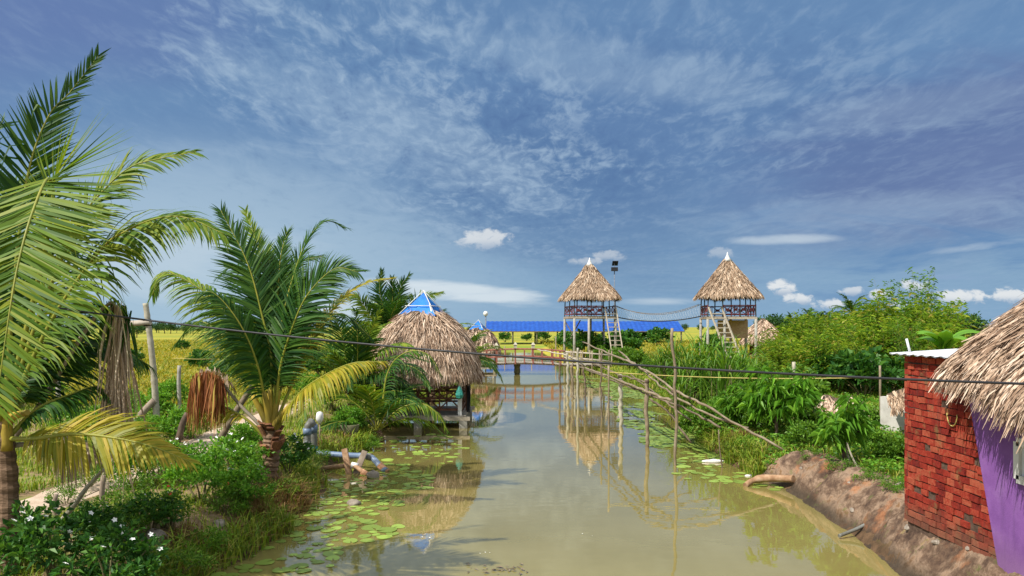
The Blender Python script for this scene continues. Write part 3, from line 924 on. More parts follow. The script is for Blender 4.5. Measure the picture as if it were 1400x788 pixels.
# ------------------------------------------------------------------ low thatched hut beside the right tower
hx, hy = px(1043, 0, 68)[0], 68.0
lh = thing('low_hut', 'low conical thatched hut beside the right watchtower', 'hut', (hx, hy, gz(hx, hy)))
za = H + (HOR - 435) / F * hy; ze = H - (464 - HOR) / F * hy
S = round_roof((hx, hy, 0), [(.08, za), (.8, za - .7), (1.4, za - 1.3), (1.85, ze)], .03, 0, 1, 7)
thatch(S, 32, 2600, .6, .075, .8, 21).build('roof', [M['thatch_grey'], M['under']], lh)
for k in range(6):
    a = k * PI / 3 + .3
    b = MB(); b.tube([[hx + 1.25 * math.cos(a), hy + 1.25 * math.sin(a), gz(hx, hy) - .1], [hx + 1.2 * math.cos(a), hy + 1.2 * math.sin(a), ze + .25]], .07, 7); b.build('post', M['wood_brown'], lh)
b = MB(); b.lathe([(1.35, gz(hx, hy) - .1), (1.35, gz(hx, hy) + .3), (1.2, gz(hx, hy) + .42)], (hx, hy, 0), 16); b.build('plinth', M['log'], lh)
b = MB(); b.box((hx, hy + .3, gz(hx, hy) + .85), (1.7, 1.2, .9)); b.build('back_wall', M['wood_brown'], lh)

# ------------------------------------------------------------------ brick and purple house at the right edge
WX = 5.7
yf = WX / ((1240 - 700) / F); yn = WX / ((1359 - 700) / F)
zb_f = .60
hs = thing('thatched_house', 'purple plastered house with red brick side wall and thatched roof at the water edge', 'house', (WX + 2, 8, .6))
rows = 26; z_top = H - (487 - HOR) / F * yf
rh = (z_top - zb_f) / rows
rng = np.random.default_rng(5)
b = MB()
blen = .185
for r in range(rows):
    z = zb_f + (r + .5) * rh
    off = (r % 2) * blen / 2 + rng.uniform(-.03, .03)
    yy_ = yn - .15 + off - blen
    while yy_ < yf:
        L_ = blen * rng.uniform(.9, 1.08)
        a0 = max(yy_, yn - .15); a1 = min(yy_ + L_, yf)
        if a1 - a0 > .03:
            pr = rng.uniform(-.012, .014) - (.05 if rng.random() < .02 else 0)
            ang = rng.normal(0, .015)
            b.box((WX + .06 - pr, (a0 + a1) / 2, z + rng.normal(0, .004)), (.12, a1 - a0 - rng.uniform(.006, .018), rh - rng.uniform(.008, .018)), np.array(Matrix.Rotation(ang, 3, 'X')), jit=.0035)
        yy_ += L_
    # far return of the wall
    xx = WX + .02
    while xx < WX + 1.7:
        b.box((xx + .1, yf + .055 + rng.uniform(-.006, .006), z), (.195, .11, rh - .009), jit=.003); xx += .205
bw = b.build('brick_wall', M['brick'], hs)
b = MB(); b.box((WX + .085, (yf + yn) / 2 - .05, (zb_f + z_top) / 2 - .15), (.13, yf - yn + .12, z_top - zb_f + .28))
b.box((WX + .9, yf + .03, (zb_f + z_top) / 2 - .15), (1.6, .09, z_top - zb_f + .28)); b.build('mortar_core', M['mortar'], bw)
# battered purple wall
yt_ = WX / ((1330 - 700) / F); yb_ = WX / ((1366 - 700) / F)
zt_, z0_ = 3.05, .15
def ycut(z): return yb_ + (yt_ - yb_) * (z - .75) / 1.7
b = MB()
n = 12
zz = np.linspace(z0_, zt_, n)
for side, xx in ((0, WX - .035), (1, WX + .2)):
    pass
V = []; 
for z in zz:
    for xx, yy_ in ((WX - .04, ycut(z)), (WX - .04, 3.0), (WX + .2, 3.0), (WX + .2, ycut(z))):
        V.append((xx, yy_, z))
Fq = []
for i in range(n - 1):
    for j in range(4):
        k = (j + 1) % 4
        Fq.append((i * 4 + j, (i + 1) * 4 + j, (i + 1) * 4 + k, i * 4 + k))
b.add(V, Fq); b.add(np.array(V)[[0, 1, 2, 3]], [[0, 1, 2, 3]]); b.add(np.array(V)[[-4, -3, -2, -1]], [[3, 2, 1, 0]])
b.build('plaster_wall', M['purple'], hs)
# white window frame with a dim pane
yw = WX / ((1400 - 700) / F)
wz1 = H - (604 - HOR) / F * yw; wz0 = H - (655 - HOR) / F * yw
b = MB()
yc = yw - .5
for a0, a1 in (((yw, wz1), (yw - 1.0, wz1)), ((yw, wz0), (yw - 1.0, wz0)), ((yw, wz0), (yw, wz1)), ((yw - 1.0, wz0), (yw - 1.0, wz1)), ((yc, wz0), (yc, wz1))):
    b.beam([WX - .065, a0[0], a0[1]], [WX - .065, a1[0], a1[1]], .09, .05, up=(1, 0, 0))
wf = b.build('window', M['white_paint'], hs)
b = MB(); b.box((WX - .05, yc, (wz0 + wz1) / 2), (.012, .95, wz1 - wz0 - .03)); b.build('pane', M['sheet_metal'], wf)
for (yy_, ln_) in ((6, 12), ):
    b = MB(); b.box((WX + 4.3, 3.05, 1.65), (8.0, .2, 2.8)); b.box((WX + 8.3, 6.2, 1.65), (.2, 6.2, 2.8)); b.box((WX + 5.1, 9.4, 1.65), (6.3, .2, 2.8))
    b.build('plaster_wall', M['purple'], hs)
# thatched roof
ring = np.array([(5.68, 9.4, 2.93), (5.46, 8.3, 2.78), (5.28, 7.35, 2.65), (4.9, 5.5, 2.52), (5.0, 3.4, 2.45), (7, 2.2, 2.45), (11, 2.4, 2.45), (14.2, 4.5, 2.5), (14.2, 8.5, 2.7), (12, 10.6, 2.9), (8.8, 10.9, 2.95), (6.6, 10.2, 2.95)])
rl = np.concatenate([[0], np.cumsum(np.linalg.norm(np.diff(np.vstack([ring, ring[:1]]), axis=0), axis=1))]); rl /= rl[-1]
rc = np.vstack([ring, ring[:1]])
AP = np.array([8.7, 8.2, 5.45]); AP2 = np.array([10.6, 6.4, 5.35])
def SR(u, v):
    u = u % 1.0
    E = np.stack([np.interp(u, rl, rc[:, i]) for i in range(3)], axis=-1)
    tt_ = np.clip((E[..., 0] - 7) / 5, 0, 1)[..., None]
    A = AP * (1 - tt_) + AP2 * tt_
    P = A + (E - A) * v[..., None]
    P[..., 2] += .16 * np.sin(PI * np.clip(v, 0, 1)) + .03 * np.sin(u * 60) * v
    return P
b = thatch(SR, 60, 80000, .42, .02, .7, 31, thick=.16, rows=10, lift=.13, skew=.34)
rng2 = np.random.default_rng(8)
# extra heavy fringe bundles along the visible eave
rf = b.build('roof', [M['thatch_grey'], M['under']], hs)
N = 1900
u = rng2.uniform(0, .2, N); u = np.where(rng2.random(N) < .12, 1 - u * .3, u)
p0 = SR(u, np.full(N, .965)); 
b = MB()
l = rng2.uniform(.16, .42, N); w = rng2.uniform(.01, .032, N)
dirv = np.stack([rng2.normal(-.25, .22, N), rng2.normal(0, .25, N), -np.ones(N)], 1)
sidev = np.stack([rng2.normal(.2, .4, N), np.ones(N), np.zeros(N)], 1); sidev /= np.linalg.norm(sidev, axis=1, keepdims=True)
p0[:, 2] += rng2.uniform(-.12, .05, N); p0[:, 0] -= rng2.uniform(0, .1, N)
m_ = p0 + dirv * (l * .5)[:, None] + [[-.03, 0, .02]]; t_ = p0 + dirv * l[:, None]
hw_ = sidev * (w / 2)[:, None]
Vv = np.stack([p0 - hw_, p0 + hw_, m_ - hw_ * 1.2, m_ + hw_ * 1.2, t_ - hw_ * .4, t_ + hw_ * .4], 1).reshape(-1, 3)
k = np.arange(N) * 6
b.add(Vv, np.concatenate([np.stack([k, k + 1, k + 3, k + 2], 1), np.stack([k + 2, k + 3, k + 5, k + 4], 1)]))
b.build('thatch_fringe', M['thatch_grey'], rf)
# white sheet on top of the brick wall, and the steel bar above it
b = MB()
n = 40
ys_ = np.linspace(8.9, yf + .28, n)
zz = z_top + .03 + .008 * np.sin(np.arange(n) * 1.5)
Gd = np.zeros((n, 2, 3)); Gd[:, 0] = np.stack([np.full(n, WX - .12), ys_, zz], 1); Gd[:, 1] = np.stack([np.full(n, WX + 1.5), ys_, zz + .1], 1)
b.grid(Gd); Gd = Gd.copy(); Gd[..., 2] -= .012; b.grid(Gd[::-1])
b.build('sheet_roof', M['sheet_metal'], hs)
b = MB(); q = px(1244, 482, yf + .2); b.tube([q, q + [-.05, 0, .2]], .018, 6); b.build('steel_bar', M['sheet_metal'], hs)
# loose loop of wire on the brick
q0 = px(1297, 560, 9.56); b = MB()
aa = np.linspace(0, PI, 12)
pts = np.stack([np.full(12, WX - .03), 9.62 - .11 * np.cos(aa) * -1 - .1, 2.28 - .16 * np.sin(aa)], 1); b.tube(pts, .008, 5)
tag(b.build('wire_loop', M['rope_yellow'], origin=(WX - .03, 9.5, 2.25)), 'thin pale loop of wire hung on the brick wall under the thatch', 'wire')

# ------------------------------------------------------------------ cables and ropes
k = np.linspace(0, 1, 60)
a0 = px(-60, 400, 8.2); a1 = px(1460, 527, 5.2)
pts = a0[None] * (1 - k[:, None]) + a1[None] * k[:, None]
pts[:, 2] -= 4 * .16 * k * (1 - k)
b = MB(); b.tube(pts, .0095, 8)
tag(b.build('power_cable', M['black_rubber'], origin=a0), 'black cable sagging across the whole view above the canal', 'cable')
k = np.linspace(0, 1, 30)
a0 = px(832, 509, 22.5); a1 = px(1203, 516, 20)
pts = a0[None] * (1 - k[:, None]) + a1[None] * k[:, None]; pts[:, 2] -= 4 * .1 * k * (1 - k)
b = MB(); b.tube(pts, .014, 6)
tag(b.build('rope', M['rope_yellow'], origin=a0), 'thin yellow rope strung between poles above the right bank bushes', 'rope')
for i, (xx, yt2, d, lab) in enumerate(((832, 500, 22.5, 'thin pole in the reeds holding the near end of the yellow rope'), (1203, 500, 20, 'thin pole by the brick wall holding the far end of the yellow rope'))):
    q = px(xx, yt2, d); g_ = gz(q[0], d)
    tag(pole([(q[0], d, min(g_, 0) - .4), (q[0], d, q[2])], .03, 'rope_pole', M['bamboo'], None, .01, 60 + i), lab, 'pole')
# ------------------------------------------------------------------ palms
def resample(pts, n):
    """smooth curve (Catmull-Rom) through the control points"""
    P = np.asarray(pts, float)
    P = np.vstack([2 * P[0] - P[1], P, 2 * P[-1] - P[-2]])
    out = []
    m = len(P) - 3
    for i in range(m):
        p0, p1, p2, p3 = P[i:i + 4]
        t = np.linspace(0, 1, 24, endpoint=False)[:, None]
        out.append(.5 * ((2 * p1) + (-p0 + p2) * t + (2 * p0 - 5 * p1 + 4 * p2 - p3) * t ** 2 + (-p0 + 3 * p1 - 3 * p2 + p3) * t ** 3))
    out.append(P[-2:-1])
    Q = np.vstack(out)
    s = np.concatenate([[0], np.cumsum(np.linalg.norm(np.diff(Q, axis=0), axis=1))])
    u = np.linspace(0, s[-1], n)
    return np.stack([np.interp(u, s, Q[:, i]) for i in range(3)], 1), s[-1]


def frond(parent, pts, mat, leaf=.9, n=80, droop=.35, hint=(0, 0, 1), start=.16, vee=.3, width=.04, rach=None, seed=0, r0=.035, name='frond', lean=0.0, build=True, asym=1.0, ragged=.06, a0=66, a1=24):
    rng = np.random.default_rng(seed)
    Q, Ln = resample(pts, 60)
    T = np.gradient(Q, axis=0); T /= np.linalg.norm(T, axis=1, keepdims=True)
    b = MB()
    s60 = np.linspace(0, 1, 60)
    b.tube(Q, r0 * (1 - s60) ** 1.1 + .004, 6, mi=1)
    hint = np.asarray(hint, float)
    for side in (-1, 1):
        u = np.linspace(start, .995, n) + rng.normal(0, .004, n)
        u = np.clip(u, 0, 1)
        p = np.stack([np.interp(u, s60, Q[:, i]) for i in range(3)], 1)
        t = np.stack([np.interp(u, s60, T[:, i]) for i in range(3)], 1); t /= np.linalg.norm(t, axis=1, keepdims=True)
        h = hint[None] - t * (t @ hint)[:, None]
        h /= np.linalg.norm(h, axis=1, keepdims=True) + 1e-6
        sd = np.cross(t, h) * side
        v = (u - start) / (1 - start)
        prof = np.minimum(1, .45 + v * 2.2) * (1 - .72 * smooth(.45, 1.0, v))
        l = leaf * prof * rng.uniform(1 - ragged * 2, 1 + ragged, n) * (asym if side > 0 else 1 / asym)
        ang = np.radians(a0 + (a1 - a0) * v) + rng.normal(0, .06, n)
        d0 = sd * np.sin(ang)[:, None] + t * np.cos(ang)[:, None] + h * (vee + rng.normal(0, .07, n))[:, None]
        d0 += np.array([lean, 0, 0])
        d0 /= np.linalg.norm(d0, axis=1, keepdims=True)
        g = np.array([0, 0, -1.0])
        dr = droop * rng.uniform(.7, 1.35, n)
        torn = rng.random(n) < .07
        dr = np.where(torn, dr + rng.uniform(.3, 2.5, n), dr); l = np.where(rng.random(n) < .05, l * rng.uniform(.3, .8, n), l)
        pts_l = [p]
        cur = p; seg = 4
        for k in range(seg):
            dd = d0 + g * (dr * ((k + .3) / seg) ** 1.3 * 1.9)[:, None]
            dd /= np.linalg.norm(dd, axis=1, keepdims=True)
            cur = cur + dd * (l / seg)[:, None]
            pts_l.append(cur)
        wv = np.cross(d0, h); wv /= np.linalg.norm(wv, axis=1, keepdims=True) + 1e-6
        tw = rng.normal(0, .35, n)[:, None]
        wv = wv * np.cos(tw) + h * np.sin(tw)
        ww = width * rng.uniform(.8, 1.15, n) * (.55 + .45 * prof)
        frac = (.55, 1.0, .85, .5, .06)
        V = np.zeros((n, 10, 3))
        for k in range(5):
            o = wv * (ww * frac[k] / 2)[:, None]
            V[:, 2 * k] = pts_l[k] - o; V[:, 2 * k + 1] = pts_l[k] + o
        base = np.arange(n) * 10
        f = np.concatenate([np.stack([base + 2 * k, base + 2 * k + 1, base + 2 * k + 3, base + 2 * k + 2], 1) for k in range(4)])
        b.add(V.reshape(-1, 3), f, 0)
    rm = rach or M['rachis']
    if not build: return b
    return b.build(name, [mat, rm], parent)


def palm(label, base, crown, r=(.13, .1), group='coconut palms', sheath=.6):
    base = np.asarray(base, float); crown = np.asarray(crown, float)
    root = thing('coconut_palm', label, 'palm tree', base, group)
    k = np.linspace(0, 1, 26)
    q = base[None] * (1 - k[:, None]) + crown[None] * k[:, None]
    q[:, 0] += .05 * np.sin(k * PI)
    rad = r[0] * (1.25 - .25 * smooth(0, .25, k)) * (1 - k) + r[1] * k
    rad = rad * (1 + .07 * np.sign(np.sin(k * 60)))
    q[0, 2] -= .2
    b = MB(); b.tube(q, rad, 12, sm=False); b.build('trunk', M['trunk'], root)
    return root


def sheath_base(root, crown, ends, r=.075, ln=.45, mat='sheath'):
    """thick boat-shaped leaf bases wrapped round the top of the trunk"""
    for i, e in enumerate(ends):
        e = np.asarray(e, float); d = e - crown; d /= np.linalg.norm(d)
        q, _ = resample([crown - [0, 0, .35] + d * [.07, .07, 0], crown + d * .05 + [d[0] * .08, d[1] * .08, 0], crown + d * ln], 10)
        b = MB(); b.tube(q, np.linspace(r, r * .45, 10), 8); b.build('leaf_base', M[mat], root)


def P3(d, *pp, dd=0.0):
    n = len(pp)
    return [px(p[0], p[1], (p[2] if len(p) > 2 else d + dd * i / max(1, n - 1))) for i, p in enumerate(pp)]


# --- palm at the left edge
d = 8.8
c1 = px(4, 575, d)
b1 = np.array([px(8, 700, d)[0], d, gz(px(8, 700, d)[0], d)])
pl = palm('large coconut palm at the left edge with a grey dead frond hanging beside it', b1, c1, (.13, .09))
spec = [
    # pts, mat, leaf, n, droop, hint, vee, extra
    (P3(d, (8, 560), (18, 400), (38, 240), (66, 160), (96, 126), (135, 76), dd=.5), 'palm_green', .72, 80, .08, (.3, -.6, .3), .2),
    (P3(d, (10, 560), (58, 420), (108, 305), (145, 257), (180, 228), (219, 217), (266, 208), dd=.3), 'palm_light', .72, 85, .35, (-.3, -1, .5), -.05),
    (P3(d, (10, 570), (70, 440), (135, 345), (175, 315), (215, 299), (255, 298), (306, 320), dd=-.4), 'palm_light', .95, 95, .6, (-.2, -.75, .8), -.15),
    (P3(d, (6, 570, 8.8), (48, 400, 8.8), (72, 285, 8.5), (66, 244, 8.0), (44, 292, 7.5), (24, 365, 7.2), (8, 460, 6.95), (-6, 560, 6.8)), 'palm_light', 1.02, 130, .04, (0, -1, .5), -.05),
    (P3(d, (6, 570), (-20, 400), (-40, 270), (-20, 190), (4, 170), dd=.9), 'palm_green', .8, 80, .1, (.3, -.8, .3), .2),
    (P3(d, (4, 575), (-60, 470), (-120, 400), (-190, 380), (-260, 420), dd=.2), 'palm_green', .9, 80, .5, (0, -.2, 1), -.1),
    (P3(d, (4, 580), (-30, 520, 8.2), (-70, 480, 7.6), (-120, 490, 7.2)), 'palm_green', .8, 70, .5, (0, -.2, 1), -.1),
    (P3(d, (8, 575), (40, 500), (85, 440), (120, 415), (150, 420), dd=1.2), 'palm_green', .95, 84, .9, (.1, -.4, 1), -.1),
    (P3(d, (8, 580), (45, 530), (95, 480), (150, 470), (205, 500), dd=1.6), 'palm_green', .9, 80, .8, (.1, -.3, 1), -.1),
    (P3(d, (6, 580), (-5, 480, 9.4), (40, 380, 10), (75, 340, 10.3), (110, 350, 10.5)), 'palm_green', .95, 84, .5, (-.2, -.6, .7), 0),
    (P3(d, (6, 580), (-20, 420, 9.4), (-10, 330, 10), (20, 260, 10.3), (50, 235, 10.5)), 'palm_green', .95, 84, .3, (-.2, -.8, .5), 0),
    (P3(d, (10, 600), (50, 560, 8.9), (95, 540, 9.0), (133, 528, 9.1), (150, 545, 9.1)), 'palm_green', .4, 50, 1.0, (0, 0, 1), -.3),
    # low yellowing frond reaching right
    (P3(d, (8, 600), (45, 600, 8.6), (100, 594, 8.4), (150, 598, 8.3), (205, 610, 8.2), (262, 632, 8.2)), 'palm_yellow', .6, 78, .38, (.12, -.75, .65), -.1),
]
for i, (pts, m_, lf, n, dr, hint, ve) in enumerate(spec):
    frond(pl, pts, M[m_], lf, int(n * 1.4), dr, hint, .36 if i == 3 else .14, ve, .04, seed=100 + i, r0=.03, a0=78 if i == 3 else 66, a1=50 if i == 3 else 24)
# dead frond folded over and hanging beside the trunk
def hanging(parent, name, line, n, lmin, lmax, w, mat, rmat, seed, spread=.1, stalk=None, r0=.025, label=None):
    """withered leaflets hanging straight down from a broken stalk"""
    rng = np.random.default_rng(seed)
    Q, _ = resample(line, 40)
    b = MB()
    if stalk is not None:
        q, _ = resample(stalk, 20); b.tube(q, np.linspace(r0 * 1.3, r0 * .8, 20), 6, mi=1)
    u = rng.random(n)
    s40 = np.linspace(0, 1, 40)
    p = np.stack([np.interp(u, s40, Q[:, i]) for i in range(3)], 1) + rng.normal(0, .03, (n, 3))
    l = lmin + (lmax - lmin) * rng.random(n)
    cur = p; pts = [p]; seg = 5
    sx = rng.normal(0, spread, n) ; sy = rng.normal(0, spread, n)
    for k in range(seg):
        f = (k + .5) / seg
        d = np.stack([sx * (1.6 - f) + rng.normal(0, .05, n), sy * (1.6 - f) + rng.normal(0, .05, n), -np.ones(n)], 1)
        cur = cur + unit_(d) * (l / seg)[:, None]; pts.append(cur)
    a = rng.uniform(0, PI, n); wv = np.stack([np.cos(a), np.sin(a) * .6, np.zeros(n)], 1)
    ww = w * rng.uniform(.5, 1.2, n); fr = (.6, 1, 1, .8, .55, .1)
    V = np.zeros((n, 12, 3))
    for k in range(6):
        o = wv * (ww * fr[k] / 2)[:, None]; V[:, 2 * k] = pts[k] - o; V[:, 2 * k + 1] = pts[k] + o
    base = np.arange(n) * 12
    b.add(V.reshape(-1, 3), np.concatenate([np.stack([base + 2 * k, base + 2 * k + 1, base + 2 * k + 3, base + 2 * k + 2], 1) for k in range(5)]), 0)
    o = b.build(name, [mat, rmat], parent)
    if label: tag(o, label)
    return o


def unit_(v): return v / (np.linalg.norm(v, axis=1, keepdims=True) + 1e-9)


hanging(pl, 'dead_frond', P3(9.2, (152, 422), (159, 415), (163, 425), (160, 480), (156, 530)), 300, .7, 1.45, .026, M['palm_dead'], M['rachis_dead'], 131, .075,
        P3(9.2, (15, 605), (60, 545), (115, 455), (146, 417), (162, 420), (164, 470)), label='dead grey-brown frond folded over and hanging straight down')
hanging(pl, 'frond', P3(9.25, (140, 425), (152, 412), (166, 418), (176, 440)), 70, .4, .8, .035, M['palm_green'], M['rachis'], 133, .1)
o = frond(pl, P3(8.9, (12, 610), (45, 606), (75, 600), (105, 606), (128, 622)), M['palm_dead'], .65, 45, 1.9, (0, -.4, 1), .4, -.2, .03, M['rachis_dead'], 132)
tag(o, 'pale withered frond drooping below the crown')
sheath_base(pl, c1, [px(40, 500, 8.6), px(0, 480, 8.7), px(20, 470, 9.2), px(-30, 500, 8.7), px(50, 560, 8.5)], .075, .5)

# --- palm leaning over the bank in the middle left
d = 14.3
bx = px(362, 655, d); b2 = np.array([bx[0], d, gz(bx[0], d)])
c2 = px(371, 586, d)
p2_ = palm('short coconut palm with dark upright fronds on the bank beside the pipes', b2, c2, (.2, .15))
b = MB()
rng = np.random.default_rng(3)
for i in range(26):
    a = rng.uniform(0, 2 * PI); z = rng.uniform(-.55, .12)
    p0 = c2 + [math.cos(a) * .13, math.sin(a) * .13, z]
    b.beam(p0, p0 + np.array([math.cos(a) * .12, math.sin(a) * .12, .22 * rng.uniform(.3, 1)]), .13, .035)
b.build('trunk_fibre', M['fibre'], p2_)
spec = [
    (P3(d, (366, 575), (371, 493), (358, 430), (338, 359), (302, 288), dd=.2), 'palm_green', .98, 84, .22, (.2, -1, .2), -.05),
    (P3(d, (376, 570), (383, 505), (398, 453), (420, 404), (457, 368), (490, 372), dd=-.5), 'palm_green', .98, 84, .3, (-.3, -1, .4), -.05),
    (P3(d, (372, 570), (384, 450), (402, 375), (420, 330), (444, 303), (474, 312), dd=.7), 'palm_green', .75, 74, .35, (-.5, -.4, .8), .1),
    (P3(d, (370, 570), (372, 470), (366, 390), (352, 335), (335, 288), dd=1.0), 'palm_light', .7, 70, .2, (.3, -.9, .3), .1),
    (P3(d, (362, 575), (346, 490), (300, 418), (250, 381), (221, 374), (208, 404), dd=-.2), 'palm_light', .9, 84, .8, (.3, -.75, .8), -.2),
    (P3(d, (380, 585), (400, 550, 13.9), (425, 525, 13.6), (477, 498, 13.3), (526, 494, 13.2)), 'palm_yellow', .75, 66, 1.0, (-.2, -.3, 1), -.2),
    (P3(d, (378, 575), (420, 480, 14.6), (457, 420, 14.9), (497, 389, 15.1), (540, 380, 15.3)), 'palm_yellow', .5, 70, .5, (-.3, -.3, 1), .2),
    (P3(d, (368, 575), (340, 500, 14.8), (300, 455, 15.4), (268, 440, 15.8), (240, 470, 16)), 'palm_green', .8, 70, .7, (.2, -.4, 1), -.1),
    (P3(d, (374, 570), (400, 480, 15), (430, 440, 15.6), (470, 430, 16), (505, 460, 16.2)), 'palm_green', .8, 70, .6, (-.2, -.4, 1), -.1),
    (P3(d, (370, 570), (362, 470, 15), (350, 400, 15.5), (322, 365, 15.8), (296, 380, 16)), 'palm_green', .8, 70, .5, (.3, -.6, .8), 0),
    (P3(d, (372, 570), (380, 470, 15.1), (392, 400, 15.6), (410, 360, 15.9), (440, 350, 16)), 'palm_green', .8, 70, .4, (-.3, -.7, .7), 0),
    (P3(d, (372, 570), (376, 470, 14.5), (380, 400, 14.6), (384, 350, 14.7), (392, 318, 14.8)), 'palm_green', .8, 74, .2, (0, -1, .2), .1),
    (P3(d, (366, 575), (352, 500, 14.0), (326, 440, 13.8), (290, 400, 13.7), (262, 410, 13.6)), 'palm_green', .85, 74, .8, (.3, -.5, 1), -.1),
]
for i, (pts, m_, lf, n, dr, hint, ve) in enumerate(spec):
    frond(p2_, pts, M[m_], lf, int(n * 1.7), dr, hint, .16, ve, .042, seed=200 + i, r0=.03)
hanging(p2_, 'dead_frond', P3(d - .15, (304, 522), (288, 511), (270, 513), (263, 525)), 300, .5, 1.15, .04, M['palm_rust'], M['rachis_dead'], 231, .07,
        P3(d, (366, 595), (352, 578), (330, 556), (310, 532), (295, 515), (270, 512)), .03, 'rust-coloured dead frond hanging left of the trunk')
hanging(p2_, 'dead_frond', P3(d + .1, (316, 524), (300, 508), (275, 506)), 90, .25, .55, .04, M['palm_dead'], M['rachis_dead'], 234, .16)
frond(p2_, P3(d, (364, 600), (335, 572), (295, 552), (262, 545)), M['palm_yellow'], .5, 44, 1.2, (0, -.3, 1), .35, -.2, .04, seed=232)
sheath_base(p2_, c2, [px(366, 490, d), px(388, 500, d), px(345, 540, d - .1), px(400, 550, d - .3), px(372, 500, d + .3), px(358, 520, d - .2)], .1, .75)


def wild_palm(label, base, ch, nf, fl, seed, mats=('palm_green', 'palm_light'), leaf=.75, n=52, up=1.0, r=(.13, .1), skip=None, width=.05):
    rng = np.random.default_rng(seed)
    base = np.asarray(base, float); cr = base + [rng.normal(0, .15), 0, ch]
    root = palm(label, base, cr, r)
    a0 = rng.uniform(0, 6)
    for i in range(nf):
        a = a0 + i * 2.399
        el = math.radians(80 - 75 * (i / nf) ** .9 * up + rng.normal(0, 5))
        L = fl * rng.uniform(.8, 1.1)
        pts = [cr]; cur = cr.copy(); e = el
        for k in range(5):
            cur = cur + np.array([math.cos(a) * math.cos(e), math.sin(a) * math.cos(e), math.sin(e)]) * L / 5
            pts.append(cur.copy()); e -= math.radians(8 + 16 * (1 - i / nf * .2) * k / 4 + 6 * i / nf)
        hd = np.array([-math.cos(a) * math.sin(el), -math.sin(a) * math.sin(el), math.cos(el) + .2])
        frond(root, pts, M[mats[i % len(mats)]], leaf * rng.uniform(.85, 1.1), n, .3 + .5 * i / nf, hd, .16, .1, width, seed=seed * 50 + i, r0=.025)
    return root


def gpt(xp, d): 
    q = px(xp, 0, d); return np.array([q[0], d, gz(q[0], d)])


g = gpt(484, 23.5)
qq = wild_palm('young coconut palm crowding the left side of the blue-capped pavilion', g, 1.2, 15, 2.9, 41, ('palm_green', 'palm_light', 'palm_green'), .8, 56, r=(.16, .13))
for i_, (pp, m_) in enumerate(((((486, 560), (488, 510), (489, 465), (486, 425)), 'palm_green'), (((488, 560), (500, 510), (520, 480), (552, 470), (572, 484)), 'palm_light'), (((488, 560), (508, 520), (540, 500), (570, 505), (588, 530)), 'palm_green'), (((484, 560), (470, 510), (455, 480), (440, 478)), 'palm_light'), (((486, 560), (496, 500), (506, 455), (520, 425)), 'palm_light'), (((488, 562), (515, 540), (545, 535), (575, 548)), 'palm_green'))):
    frond(qq, P3(23.5, *pp, dd=-1.6), M[m_], .75, 64, .2 if i_ in (0, 4) else .75, (.1, -1, .4) if i_ in (0, 4) else (-.1, -.35, 1), .1, 0, .055, seed=540 + i_, r0=.025)
g = gpt(520, 22)
q = wild_palm('low palm with fronds sweeping across the front railing of the pavilion', g, .5, 8, 2.6, 47, ('palm_light', 'palm_green'), .7, 50, r=(.14, .11))
frond(q, [g + [0, 0, .6], px(545, 560, 22.0), px(575, 552, 21.9), px(598, 566, 21.8), px(612, 590, 21.7)], M['palm_light'], .6, 50, .9, (-.2, -.3, 1), .1, -.2, .045, seed=471)
frond(q, [g + [0, 0, .6], px(530, 510, 22.0), px(555, 482, 21.9), px(585, 485, 21.8), px(604, 515, 21.7)], M['palm_green'], .6, 50, .7, (-.2, -.3, 1), .1, -.2, .045, seed=472)
g = gpt(533, 30.5)
qq = wild_palm('tall coconut palm behind the left shoulder of the blue-capped pavilion', g, 2.7, 18, 2.5, 52, ('palm_green', 'palm_green', 'palm_light'), .75, 46)
for i_, (pp, m_) in enumerate(((((533, 470), (540, 425), (548, 392), (560, 376)), 'palm_green'), (((531, 470), (526, 430), (519, 398), (522, 370)), 'palm_green'), (((535, 470), (556, 435), (575, 410), (604, 400)), 'palm_light'), (((528, 470), (505, 430), (488, 408), (468, 405)), 'palm_light'), (((532, 470), (535, 430), (537, 400), (536, 380)), 'palm_green'))):
    frond(qq, P3(30.5, *pp, dd=-.4), M[m_], .75, 60, .15 if i_ in (0, 1, 4) else .6, (.2, -1, .4), .1, 0, .06, seed=520 + i_, r0=.025)
g = gpt(590, 34)
wild_palm('coconut palm rising straight behind the blue tarp cap', g, 2.6, 15, 2.5, 57, ('palm_light', 'palm_green'), .7, 44)
g = gpt(628, 38)
wild_palm('bushy coconut palm between the two thatched pavilions', g, 1.9, 18, 2.7, 63, ('palm_light', 'palm_green'), .75, 44)
g = gpt(645, 50)
wild_palm('small palm in front of the far pavilion', g, 1.0, 12, 2.2, 66, ('palm_light', 'palm_light', 'palm_green'), .6, 36)
for xp, d, ch, sd, lab in ((1164, 62, 4.0, 71, 'palm showing above the bamboo thicket, the taller one'), (1196, 70, 3.2, 73, 'round-headed palm showing above the bamboo thicket'),
                           (1108, 120, 4.2, 75, 'distant palm in the right tree line, left of the others'), (1080, 140, 4.0, 77, 'distant palm at the left end of the right tree line')):
    wild_palm(lab, gpt(xp, d), ch, 13, 2.3, sd, ('palm_green',), .6, 26, r=(.16, .1), width=.09)

